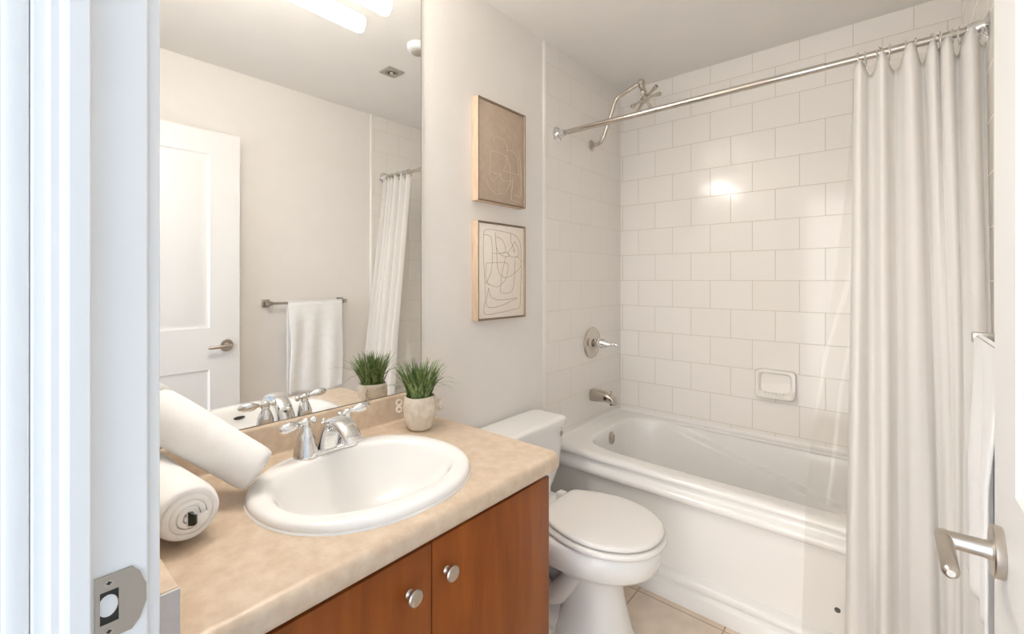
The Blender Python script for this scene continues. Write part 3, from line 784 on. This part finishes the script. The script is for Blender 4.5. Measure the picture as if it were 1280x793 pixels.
# ------------------------------------------------------------------ toilet
TYC = 1.440
def egg(x0, x1, hw, z, n=64, pw=2.0, back=2.0, xm=0.45):
    # egg outline: back at x0, front at x1, half width hw, widest at fraction xm
    xc = x0 + (x1 - x0) * xm; out = []
    for k in range(n):
        a = 2 * PI * k / n; c, s = math.cos(a), math.sin(a)
        e = pw if c >= 0 else back
        r = (abs(c) ** e + abs(s) ** e) ** (-1 / e)
        ax = (x1 - xc) if c >= 0 else (xc - x0)
        out.append((xc + ax * r * c, TYC + hw * r * s, z))
    return out
def toilet():
    t = thing('toilet', (0.36, TYC, 0), 'white two-piece toilet with closed lid between the cabinet and the tub', 'toilet')
    # bowl with pedestal
    b = new()
    keys = [  # z, x0, x1, hw, pw, back
        (0.000, 0.340, 0.612, 0.108, 2.6, 4.0), (0.020, 0.340, 0.610, 0.107, 2.6, 4.0), (0.040, 0.345, 0.602, 0.100, 2.4, 3.5), (0.10, 0.355, 0.588, 0.090, 2.2, 3.0), (0.17, 0.36, 0.572, 0.083, 2.2, 3.0),
        (0.215, 0.34, 0.570, 0.086, 2.1, 3.0), (0.240, 0.30, 0.588, 0.104, 2.1, 3.0), (0.262, 0.25, 0.630, 0.136, 2.1, 3.0), (0.285, 0.20, 0.676, 0.168, 2.1, 3.0), (0.305, 0.20, 0.697, 0.182, 2.1, 3.0), (0.335, 0.20, 0.706, 0.187, 2.1, 3.0), (0.372, 0.20, 0.707, 0.187, 2.1, 3.0), (0.380, 0.20, 0.698, 0.180, 2.1, 3.0), (0.383, 0.21, 0.685, 0.170, 2.1, 3.0)]
    loft(b, [egg(k[1], k[2], k[3], k[0], pw=k[4], back=k[5]) for k in keys])
    bo = mk('bowl', b, M_porc, t, sharp=60)
    # rear deck under the tank and trapway bulge
    d = new()
    loft(d, [[(x, TYC + y, z) for x, y in pts] for z, pts in [(zz, [(0.06 + 0.0, -w), (0.30, -w * 0.95), (0.34, -w * .6), (0.34, w * .6), (0.30, w * 0.95), (0.06, w)]) for zz, w in ((0.26, 0.07), (0.30, 0.105), (0.345, 0.125), (0.375, 0.125), (0.381, 0.12))]])
    mk('rear_deck', d, M_porc, bo, sharp=45)
    ft = new(); loft(ft, [[(x, TYC + y, z) for x, y in ((0.10, -w), (0.36, -w), (0.36, w), (0.10, w))] for z, w in ((0, 0.112), (0.026, 0.110), (0.034, 0.100), (0.12, 0.030), (0.27, 0.030))]); mk('foot', ft, M_porc, bo, sharp=35)
    for s in (-1, 1):
        tr = new()
        path = smooth_path([(0.46, TYC + s * 0.050, 0.25), (0.39, TYC + s * 0.060, 0.17), (0.34, TYC + s * 0.064, 0.115), (0.29, TYC + s * 0.066, 0.11), (0.24, TYC + s * 0.064, 0.17), (0.20, TYC + s * 0.060, 0.22), (0.155, TYC + s * 0.056, 0.16), (0.14, TYC + s * 0.055, 0.03)], 6)
        tube(tr, path, 0.038, 16); mk('trapway', tr, M_porc, bo)
        bc = new(); lathe(bc, [(0.014, 0), (0.014, 0.008), (0.010, 0.018), (0.003, 0.021)], (0.30, TYC + s * 0.100 + s * 0.035, 0.012), n=20)
        box(bc, 0.25, 0.36, TYC + s * 0.128 - 0.022, TYC + s * 0.128 + 0.022, 0.0, 0.014, 0.005)
        mk('bolt_cap', bc, M_porc, bo)
    # tank, tapering to its rounded foot
    k = new()
    keys = [(0.335, 0.05, 0.140, 0.085), (0.345, 0.035, 0.155, 0.115), (0.370, 0.022, 0.168, 0.150), (0.405, 0.018, 0.176, 0.180), (0.450, 0.016, 0.181, 0.203), (0.500, 0.015, 0.184, 0.218), (0.560, 0.014, 0.186, 0.229), (0.638, 0.014, 0.188, 0.234)]
    def rrect(x0, x1, hw, z, e=9, n=64):
        xc, ax = (x0 + x1) / 2, (x1 - x0) / 2; out = []
        for q in range(n):
            a = 2 * PI * q / n; c, s = math.cos(a), math.sin(a); r = (abs(c) ** e + abs(s) ** e) ** (-1 / e)
            out.append((xc + ax * r * c, TYC + hw * r * s, z))
        return out
    loft(k, [rrect(a, b2, w, z) for z, a, b2, w in keys])
    tk = mk('tank', k, M_porc, t, sharp=55)
    l = new()
    loft(l, [rrect(a, b2, w, z, 10) for z, a, b2, w in ((0.637, 0.012, 0.196, 0.238), (0.639, 0.008, 0.201, 0.243), (0.664, 0.008, 0.202, 0.244), (0.671, 0.010, 0.199, 0.241), (0.6755, 0.016, 0.190, 0.232), (0.677, 0.03, 0.17, 0.21))])
    mk('tank_lid', l, M_porc, t, sharp=55)
    f = new(); lathe(f, [(0.0, 0.0), (0.0105, 0.0), (0.0105, 0.003), (0.0085, 0.004), (0.0075, 0.0025), (0.0, 0.0030)], (0.1865, TYC + 0.199, 0.604), (1, 0, 0), 28, False, False, sy=1.15)
    o = mk('emblem_ring', f, M_spout, tk); o['label'] = 'small oval metal badge on the tank front'
    # seat ring and lid
    s = new()
    def dshape(xb, xf, hw, hb, q, z):
        # closed outline: straight back edge at xb (half width hb), widest hw, elliptical front at xf; q = inset
        xm = xb + (xf - xb) * 0.50; half = []
        for k in range(16):
            f = k / 16; x = xb + (xm - xb) * f
            half.append((x, hw - (hw - hb) * (1 - f) ** 2.0))
        for k in range(22):
            a = PI / 2 * k / 21; half.append((xm + (xf - xm) * math.sin(a), hw * math.cos(a) ** 0.94 if k < 21 else 0.0))
        half = [(xb, 0.0), (xb, hb * 0.5), (xb + 0.0, hb * 0.86), (xb + 0.004, hb * 0.97)] + half[1:]
        full = half + [(x, -y) for x, y in reversed(half[1:-1])]
        xc = (xb + xf) / 2; sx = 1 - 2 * q / (xf - xb); sy = 1 - q / hw
        return [(xc + (x - xc) * sx, TYC + y * sy, z) for x, y in full]
    loft(s, [dshape(0.292, 0.722, 0.187, 0.118, q, z0) for z0, q in ((0.3870, 0.010), (0.3890, 0.003), (0.394, 0.0), (0.401, 0.001), (0.4055, 0.005), (0.4070, 0.014))])
    mk('seat', s, M_plast, t, sharp=60)
    l = new()
    loft(l, [dshape(0.298, 0.712, 0.180, 0.108, q, z0) for z0, q in ((0.4120, 0.008), (0.4128, 0.002), (0.416, 0.0), (0.4225, 0.0005), (0.4265, 0.004), (0.4285, 0.011), (0.4305, 0.035), (0.4315, 0.08))])
    mk('seat_lid', l, M_plast, t, sharp=60)
    pp = new(); tube(pp, smooth_path([(0.085, 1.690, 0.0), (0.085, 1.690, 0.15), (0.085, 1.688, 0.26), (0.083, 1.665, 0.315), (0.083, 1.610, 0.350), (0.083, 1.585, 0.375)], 4), 0.0085, 12); o = mk('supply_pipe', pp, M_plast, t); o['label'] = 'white water supply pipe beside the tank'
    for sg in (-1, 1):
        h = new(); box(h, 0.255, 0.292, TYC + sg * 0.075 - 0.018, TYC + sg * 0.075 + 0.018, 0.381, 0.420, 0.006, 3); mk('seat_hinge', h, M_plast, t)
        p = new(); lathe(p, [(0.0075, 0), (0.0075, 0.012), (0.005, 0.014)], (0.262, TYC + sg * 0.108, 0.383), n=16); o = mk('hinge_bolt', p, M_spout, t); o['label'] = 'small metal hinge bolt'
toilet()

# white rounded end peeking out behind the cabinet's right edge
t = thing('paper_holder', (0.49, 1.06, 0.66), 'small white round-ended holder behind the right edge of the wooden cabinet', 'holder')
b = new(); lathe(b, [(0.0, 0.0), (0.030, 0.0), (0.034, 0.003), (0.034, 0.012), (0.030, 0.016), (0.0, 0.018)], (0.497, 1.0705, 0.664), (1, 0, 0), 32, False, False); mk('end_disc', b, M_plast, t)
b = new(); tube(b, [(0.37, 1.0705, 0.664), (0.50, 1.0705, 0.664)], 0.020, 24); mk('roller', b, M_linen, t)
b = new(); box(b, 0.36, 0.374, CY1 - 0.008, 1.09, 0.645, 0.683, 0.004); box(b, 0.36, 0.51, CY1 - 0.008, CY1 - 0.001, 0.650, 0.678, 0.003); mk('bracket', b, M_plast, t)

# ------------------------------------------------------------------ bathtub
def tub():
    t = thing('bathtub', (0.756, 2.19, 0), 'white alcove bathtub with rolled rim and plain apron along the tiled wall', 'bathtub')
    ap = new()
    prof = [(1.845, 0.4795), (1.822, 0.479), (1.810, 0.476), (1.802, 0.470), (1.799, 0.463), (1.801, 0.456), (1.808, 0.451), (1.814, 0.445), (1.814, 0.432), (1.810, 0.428), (1.797, 0.424), (1.788, 0.417), (1.785, 0.407), (1.787, 0.396), (1.794, 0.389), (1.806, 0.385), (1.818, 0.384), (1.818, 0.108), (1.812, 0.104), (1.797, 0.101), (1.787, 0.095), (1.782, 0.085), (1.783, 0.074), (1.788, 0.069), (1.788, 0.066), (1.776, 0.062), (1.769, 0.052), (1.768, 0.0), (1.845, 0.0)]
    extrude_profile(ap, prof, 'x', 0.004, W - 0.004)
    mk('apron', ap, M_acryl, t, sharp=50)
    b = new(); n = 192
    cx0, cy0 = 0.756, 2.1915
    def loop(cx, cy, ax, ay, z, e):
        out = []
        for k in range(n):
            a = 2 * PI * k / n; c, s = math.cos(a), math.sin(a)
            r = 1 / max(abs(c), abs(s)) if e is None else (abs(c) ** e + abs(s) ** e) ** (-1 / e)
            out.append([cx + ax * r * c, cy + ay * r * s, z])
        return out
    L = [loop(cx0, cy0, 0.747, 0.3615, 0.40, None), loop(cx0, cy0, 0.747, 0.3615, 0.4795, None)]
    keys = [(0.4800, 0.655, 0.318, 5.5), (0.4785, 0.649, 0.312, 5.2), (0.4740, 0.644, 0.307, 5), (0.464, 0.640, 0.303, 4.8), (0.44, 0.634, 0.298, 4.6), (0.40, 0.627, 0.292, 4.4), (0.30, 0.606, 0.276, 4.0), (0.20, 0.578, 0.256, 3.6), (0.14, 0.552, 0.236, 3.4), (0.105, 0.515, 0.205, 3.2), (0.092, 0.45, 0.15, 3), (0.088, 0.30, 0.08, 2.6), (0.086, 0.10, 0.03, 2)]
    zs = [0.48, 0.4785, 0.474, 0.464] + [0.464 - (0.464 - 0.14) * i / 90 for i in range(1, 91)] + [0.12, 0.105, 0.097, 0.092, 0.088, 0.086]
    kk = sorted([(k[0],) + k[1:] for k in keys])
    for z in zs:
        ax, ay, e = interp(kk, z)
        # backrest slope at the right end, steeper at the drain end
        lp = loop(cx0 + 0.012 - 0.05 * (0.48 - z), 2.193, ax, ay, z, e)
        # arm-rest ledge on both long sides
        for p in lp:
            rel = (p[1] - 2.193) / ay
            if z < 0.47 and abs(rel) > 0.2:
                zl = 0.485 - 0.185 * (p[0] - 0.30) / 0.70
                if p[0] < 0.30: zl = 0.50
                st = max(0.0, min(1.0, (zl - z) / 0.008)); st = st * st * (3 - 2 * st)
                wgt = max(0.0, min(1.0, (p[0] - 0.30) / 0.10)) * max(0.0, min(1.0, (1.34 - p[0]) / 0.15)) * max(0.0, min(1.0, (abs(rel) - 0.2) / 0.4))
                p[1] += (1 if rel > 0 else -1) * wgt * (0.014 * (1 - st) - 0.034 * st)
        L.append(lp)
    loft(b, L, False, True)
    mk('basin', b, M_acryl, t, sharp=62)
    # tile flange / ledge by the walls
    fl = new(); cove = [(0.024 * (1 - math.sin(PI / 2 * q / 7)), 0.4795 + 0.014 * (1 - math.cos(PI / 2 * q / 7))) for q in range(8)]
    extrude_profile(fl, [(D - 0.0082 - a, z) for a, z in cove] + [(D - 0.0082, 0.470), (D - 0.0322, 0.470)], 'x', 0.0085, W - 0.0085)
    extrude_profile(fl, [(0.0082 + a * 0.7, z) for a, z in cove] + [(0.0082, 0.470), (0.025, 0.470)], 'y', 1.84, D - 0.0085)
    mk('wall_ledge', fl, M_acryl, t)
    o = new(); lathe(o, [(0.0, 0.012), (0.010, 0.013), (0.012, 0.011), (0.030, 0.009), (0.036, 0.005), (0.0375, 0.0), (0.036, -0.006)], (0.128, 2.200, 0.418), (1, 0, 0.10), 40, False, False)
    q = mk('overflow_plate', o, M_spout, t); q['label'] = 'round chrome overflow plate'
    s = new(); lathe(s, [(0.004, 0.0), (0.004, 0.003)], (0.139, 2.200, 0.420), (1, 0, 0.1), 12); box(s, 0.1385, 0.1425, 2.186, 2.214, 0.4185, 0.4235, 0.001); mk('overflow_lever', s, M_spout, q)
    dr = new(); lathe(dr, [(0.0, 0.003), (0.020, 0.003), (0.030, 0.001), (0.032, 0.0)], (0.30, 2.19, 0.089), n=32, cap0=False, cap1=False); mk('drain', dr, M_chrome, t)
    c = new(); lathe(c, [(0.0085, 0.0), (0.0085, 0.0015), (0.006, 0.003), (0.002, 0.0032)], (1.155, 1.818, 0.190), (0, -1, 0), 20); q = mk('apron_plug', c, M_dark, t); q['label'] = 'small dark plug low on the apron'
tub()

# ------------------------------------------------------------------ fittings on the tiled walls
def fittings():
    y = 2.205
    t = thing('shower_valve', (0.008, y, 0.925), 'round chrome shower valve plate with cone handle on the side tile', 'shower valve')
    b = new(); lathe(b, [(0.086, 0.0), (0.087, 0.003), (0.084, 0.007), (0.074, 0.010), (0.058, 0.0115), (0.050, 0.0125), (0.042, 0.0180), (0.034, 0.0215)], (0.0082, y, 0.925), (1, 0, 0), 48); mk('escutcheon', b, M_satin, t)
    b = new(); lathe(b, [(0.020, 0.0), (0.020, 0.022)], (0.028, y, 0.925), (1, 0, 0), 24)
    for k in range(4):
        a = PI / 4 + k * PI / 2; c = (0.040, y + 0.021 * math.cos(a), 0.925 + 0.021 * math.sin(a)); sphere(b, c, 0.009)
    mk('hub', b, M_spout, t)
    b = new(); lathe(b, [(0.023, 0.0), (0.029, 0.004), (0.029, 0.016), (0.026, 0.030), (0.019, 0.050), (0.012, 0.066), (0.0085, 0.074), (0.0115, 0.080), (0.0120, 0.086), (0.0095, 0.091), (0.0120, 0.097), (0.0125, 0.106), (0.0100, 0.114), (0.004, 0.118)], (0.050, y, 0.925), (1, 0.05, 0.0), 32); mk('handle', b, M_chrome, t)

    t = thing('tub_spout', (0.008, y, 0.64), 'dull chrome tub spout with diverter pull on the side tile', 'tub spout')
    b = new(); rows = []
    for x, zt, zb, w in ((0.0082, 0.667, 0.603, 0.027), (0.013, 0.669, 0.601, 0.029), (0.06, 0.667, 0.604, 0.029), (0.095, 0.662, 0.607, 0.028), (0.120, 0.655, 0.606, 0.026), (0.142, 0.645, 0.601, 0.024), (0.153, 0.633, 0.600, 0.021), (0.157, 0.622, 0.600, 0.016)):
        zc, hz = (zt + zb) / 2, (zt - zb) / 2; row = []
        for k in range(32):
            a = 2 * PI * k / 32; c, s = math.cos(a), math.sin(a); r = (abs(c) ** 3.2 + abs(s) ** 3.2) ** (-1 / 3.2)
            row.append((x, y + w * r * c, zc + hz * r * s))
        rows.append(row)
    loft(b, rows); mk('spout_body', b, M_spout, t, sharp=60)
    b = new(); lathe(b, [(0.017, 0), (0.017, 0.007), (0.014, 0.008)], (0.138, y, 0.606), (0.25, 0, -1), 24); mk('outlet', b, M_dark, t)
    b = new(); sphere(b, (0.105, y - 0.0265, 0.633), 0.009, (1.2, 0.3, 1.2)); o = mk('side_recess', b, M_dark, t)
    b = new(); tube(b, [(0.128, y, 0.648), (0.128, y, 0.666)], 0.0035, 12); lathe(b, [(0.004, 0), (0.0065, 0.002), (0.0065, 0.006), (0.004, 0.008)], (0.128, y, 0.664), n=16); mk('diverter_pull', b, M_spout, t)

    t = thing('shower', (0.008, y, 2.03), 'chrome shower head with radiating nozzle arms on a bent arm above the rod', 'shower')
    b = new(); lathe(b, [(0.031, 0.0), (0.031, 0.002), (0.026, 0.007), (0.015, 0.011), (0.012, 0.012)], (0.0082, y, 2.027), (1, 0, 0), 32); mk('flange', b, M_nickel, t)
    b = new(); pts = [(0.012, y, 2.027), (0.040, y, 2.028), (0.066, y, 2.036), (0.084, y, 2.058), (0.096, y, 2.090), (0.150, y, 2.228), (0.160, y, 2.246), (0.178, y, 2.258), (0.205, y, 2.267), (0.298, y, 2.298)]
    tube(b, smooth_path(pts, 4), 0.0105, 16); mk('arm', b, M_satin, t)
    j = Vector((0.300, y, 2.297))
    b = new(); sphere(b, j, 0.019); N = Vector((0.585, 0.02, -0.86)).normalized()
    hub = Vector((0.322, y, 2.208)); dn = (hub - j).normalized()
    lathe(b, [(0.015, 0.012), (0.0165, 0.022), (0.0125, 0.030), (0.0150, 0.045), (0.0175, 0.060), (0.013, 0.072), (0.012, 0.085)], j, dn, 24); mk('ball_joint', b, M_nickel, t)
    b = new(); lathe(b, [(0.012, -0.016), (0.024, -0.010), (0.027, 0.0), (0.024, 0.010), (0.012, 0.014)], hub, N, 28); hb = mk('shower_head', b, M_spout, t)
    d, e1, e2 = frame_of(N)
    for k in range(6):
        a = k * PI / 3 + 0.15
        u = (e1 * math.cos(a) + e2 * math.sin(a)); dirn = (u + N * 0.12).normalized()
        b = new(); lathe(b, [(0.0105, 0.018), (0.0085, 0.026), (0.0075, 0.055), (0.0105, 0.070), (0.0110, 0.084), (0.0090, 0.086), (0.0085, 0.082)], hub, dirn, 18); mk('nozzle', b, M_satin, hb)

    t = thing('soap_dish', (0.85, D - 0.008, 0.69), 'white ceramic soap dish fixed to the back wall tile', 'soap dish')
    b = new(); y0 = D - 0.008
    def rr(x0, x1, z0, z1, yy, e=8, n=48):
        xc, zc, ax, az = (x0 + x1) / 2, (z0 + z1) / 2, (x1 - x0) / 2, (z1 - z0) / 2; o = []
        for k in range(n):
            a = 2 * PI * k / n; c, s = math.cos(a), math.sin(a); r = (abs(c) ** e + abs(s) ** e) ** (-1 / e)
            o.append((xc + ax * r * c, yy - 0.030 * max(0, -s * r) ** 2, zc + az * r * s))
        return o
    loft(b, [rr(0.762, 0.936, 0.692, 0.828, y0 + 0.0, 10), rr(0.760, 0.938, 0.690, 0.830, y0 - 0.014, 9), rr(0.764, 0.934, 0.694, 0.826, y0 - 0.022, 9), rr(0.774, 0.924, 0.703, 0.816, y0 - 0.023, 8)], True, False)
    rows = [rr(0.774, 0.924, 0.703, 0.816, y0 - 0.023, 8), rr(0.780, 0.918, 0.709, 0.811, y0 - 0.018, 8)]
    last = [(p[0], y0 - 0.006, p[2] + (0.006 if p[2] < 0.74 else 0)) for p in rr(0.786, 0.912, 0.716, 0.806, 0, 7)]
    loft(b, rows + [last], False, True)
    mk('dish_body', b, M_caulk, t, sharp=50)
    g = new()
    for k in range(6):
        box(g, 0.806 + k * 0.016, 0.811 + k * 0.016, y0 - 0.045, y0 - 0.012, 0.7125, 0.7175, 0.0015)
    mk('ribs', g, M_caulk, t)
fittings()

# ------------------------------------------------------------------ curtain rod, curtain, liner
RY, RZ = 1.865, 2.005
def rod():
    t = thing('curtain_rod', (0.756, RY, RZ), 'straight chrome curtain rod spanning the tub from wall to wall', 'curtain rod')
    b = new(); tube(b, [(0.075, RY, RZ), (1.12, RY, RZ)], 0.0130, 24); mk('outer_tube', b, M_satin, t)
    b = new(); tube(b, [(0.012, RY, RZ), (0.08, RY, RZ)], 0.0115, 24); mk('end_stub', b, M_nickel, t)
    b = new(); tube(b, [(1.11, RY, RZ), (1.50, RY, RZ)], 0.0115, 24); mk('inner_tube', b, M_nickel, t)
    for x, s in ((0.0082, 1), (W - 0.0082, -1)):
        b = new(); lathe(b, [(0.0, 0.0), (0.038, 0.0), (0.039, 0.002), (0.034, 0.005), (0.024, 0.008), (0.021, 0.012), (0.019, 0.030), (0.0165, 0.046), (0.013, 0.048)], (x, RY, RZ), (s, 0, 0), 36, False, False)
        mk('wall_flange', b, M_chrome, t)
rod()

def curtain():
    rnd = random.Random(11)
    t = thing('shower_curtain', (1.36, 1.79, 0.07), 'white pleated cloth shower curtain bunched beside the open door', 'curtain')
    hooks = [1.206, 1.226, 1.262, 1.285, 1.325, 1.348, 1.384, 1.402, 1.428, 1.444, 1.468, 1.486]
    nv = 64
    ZB = 0.075
    def ybase(z):
        return interp([(0.0, 1.705), (0.40, 1.715), (0.52, 1.722), (0.9, 1.752), (1.5, 1.818), (1.9, 1.858), (2.02, RY)], z)[0]
    # outline of the folds in plan as (x, depth towards the room, height of the top edge); linear knots, smoothed below
    topk = [(1.197, -.006, 1.978), (1.206, .012, 1.990), (1.214, .016, 1.990), (1.224, .000, 1.972), (1.232, -.016, 1.950), (1.245, -.012, 1.948), (1.258, .014, 1.985), (1.266, .026, 1.998), (1.275, .020, 1.992), (1.286, -.004, 1.960), (1.298, -.018, 1.940), (1.311, -.010, 1.950), (1.323, .018, 1.992), (1.335, .028, 2.000), (1.346, .018, 1.990), (1.357, -.010, 1.950), (1.367, -.012, 1.948), (1.377, .014, 1.985), (1.388, .020, 1.995), (1.396, .004, 1.975), (1.401, -.004, 1.968), (1.407, .012, 1.985), (1.417, .022, 1.995), (1.426, .012, 1.985), (1.433, -.012, 1.950), (1.443, -.012, 1.945), (1.452, .012, 1.985), (1.464, .026, 2.000), (1.476, .018, 1.995), (1.484, -.008, 1.965), (1.492, -.014, 1.955), (1.498, -.006, 1.960)]
    botk = [(1.186, -.008), (1.197, .016), (1.212, .024), (1.228, .014), (1.240, -.004), (1.252, -.010), (1.262, .006), (1.272, .022), (1.287, .018), (1.300, -.002), (1.312, -.014), (1.322, -.004), (1.334, .018), (1.352, .030), (1.372, .030), (1.386, .022), (1.395, .002), (1.402, -.006), (1.408, .004), (1.416, .012), (1.424, .014), (1.432, .010), (1.438, .004), (1.445, .002), (1.452, .008), (1.462, .018), (1.473, .018), (1.481, .006), (1.487, -.004), (1.491, -.008), (1.494, -.006), (1.497, -.004)]
    n = len(topk)
    plan = []
    for k in range(n): plan.append(tuple(topk[k]) + tuple(botk[k]))
    def cat(vals, t):
        i = min(int(t), n - 2); f = t - i
        p0, p1, p2, p3 = vals[max(i - 1, 0)], vals[i], vals[i + 1], vals[min(i + 2, n - 1)]
        return 0.5 * (2 * p1 + (p2 - p0) * f + (2 * p0 - 5 * p1 + 4 * p2 - p3) * f * f + (3 * p1 - p0 - 3 * p2 + p3) * f ** 3)
    cols = [[p[c] for p in plan] for c in range(5)]
    nu = (n - 1) * 8
    def pt(i, v):
        t = (n - 1) * i / nu
        tx, ty, tz, bx, by = (cat(c, t) for c in cols)
        w = v ** 0.75; w = w * w * (3 - 2 * w) * 0.5 + w * 0.5
        z = tz + (ZB - tz) * v
        x = tx + (bx - tx) * w
        d = ty + (by - ty) * w
        q = max(0.0, min(1.0, (x - 1.36) / 0.13)); d += 0.055 * q * q * (3 - 2 * q) * v
        d += 0.004 * math.sin(t * 1.9 + v * 7) * v
        x += 0.003 * math.sin(t * 0.9 + v * 5) * v
        return (min(x, W - 0.011), ybase(z) - d, z)
    b = new()
    grid = [[b.verts.new(pt(i, j / nv)) for i in range(nu + 1)] for j in range(nv + 1)]
    for j in range(nv):
        for i in range(nu): b.faces.new((grid[j][i], grid[j][i + 1], grid[j + 1][i + 1], grid[j + 1][i]))
    o = mk('cloth', b, M_curt, t, sharp=85)
    sm = o.modifiers.new('thickness', 'SOLIDIFY'); sm.thickness = 0.0016
    for i, hx in enumerate(hooks):
        r = new(); tl = rnd.uniform(-0.35, 0.35)
        pts = []
        for k in range(25):
            a = 2 * PI * k / 24
            pts.append((hx + 0.024 * math.cos(a) * math.sin(tl), RY + 0.019 * math.cos(a) * math.cos(tl), RZ - 0.008 + 0.025 * math.sin(a)))
        tube(r, pts, 0.0022, 8, False)
        o = mk('curtain_ring', r, M_ring, t)
    # clear liner hanging with it
    l = new(); nu, nv = 60, 70
    def lp(u, v):
        z = 1.975 + (0.09 - 1.975) * v
        xl = interp([(0.0, 1.060), (0.5, 1.070), (0.75, 1.085), (1.0, 1.115), (1.3, 1.150), (1.6, 1.178), (1.98, 1.200)], z)[0]
        x = xl + (1.492 - xl) * u
        yb = interp([(0.0, 1.748), (0.40, 1.752), (0.52, 1.764), (0.9, 1.797), (1.5, 1.850), (1.9, 1.880), (2.02, RY)], z)[0]
        y = yb + 0.008 * math.sin(u * 22 + v * 2) * min(1, 0.3 + v) + 0.0035 * math.sin(v * 31 + u * 9) * (1 - u)
        if u < 0.12: y -= 0.018 * (0.12 - u) / 0.12 * math.sin(v * 5 + 0.5)
        return (x, y, z)
    grid = [[l.verts.new(lp(i / nu, j / nv)) for i in range(nu + 1)] for j in range(nv + 1)]
    for j in range(nv):
        for i in range(nu): l.faces.new((grid[j][i], grid[j][i + 1], grid[j + 1][i + 1], grid[j + 1][i]))
    o = mk('curtain_liner', l, M_clear, None, sharp=85)
    tag(o, 'clear plastic curtain liner hanging in front of the tub apron', 'curtain liner')
curtain()

# ------------------------------------------------------------------ towel bar opposite the mirror
def towel_bar():
    bz, bx = 1.139, W - 0.062
    t = thing('towel_bar', (W, 1.30, bz), 'brushed metal towel bar on the wall opposite the mirror', 'towel bar')
    b = new(); tube(b, [(bx, 1.062, bz), (bx, 1.538, bz)], 0.0075, 16); mk('bar', b, M_steel, t)
    for y in (1.070, 1.530):
        b = new(); box(b, bx - 0.012, W - 0.006, y - 0.012, y + 0.012, bz - 0.012, bz + 0.012, 0.002); box(b, W - 0.007, W, y - 0.022, y + 0.022, bz - 0.022, bz + 0.022, 0.002); mk('post', b, M_steel, t)
    b = new(); nu, nv = 48, 60
    y0, y1 = 1.168, 1.512
    def pt(u, v):
        s = v * 1.13 - 0.565        # signed length over the bar: front is positive (room side)
        yy = y0 + (y1 - y0) * u
        r = 0.0110
        if abs(s) < r * PI / 2:
            a = s / r; x = bx - r * math.sin(a); z = bz + r * math.cos(a); dp = 0
        else:
            dp = abs(s) - r * PI / 2; sg = 1 if s > 0 else -1
            x = bx - sg * r; z = bz - dp
        k = min(1, dp * 4)
        if s > 0:
            x -= k * (0.007 * math.sin(u * 17 + dp * 3) + 0.005 * math.sin(u * 7 + 1) + 0.007)
            yy += 0.006 * math.sin(dp * 9 + u * 5) * k + (u - 0.5) * -0.012 * k
            z += 0.010 * math.sin(u * 6 + 0.5) * min(1, dp * 2)
        else:
            x += k * 0.004 * math.sin(u * 11)
        return (x, yy, z)
    grid = [[b.verts.new(pt(i / nu, j / nv)) for i in range(nu + 1)] for j in range(nv + 1)]
    for j in range(nv):
        for i in range(nu): b.faces.new((grid[j][i], grid[j][i + 1], grid[j + 1][i + 1], grid[j + 1][i]))
    o = mk('hanging_towel', b, M_linen, None, sharp=85)
    sm = o.modifiers.new('thickness', 'SOLIDIFY'); sm.thickness = 0.004; sm.offset = -1
    tag(o, 'white towel draped over the metal towel bar, seen in the mirror', 'towel')
towel_bar()
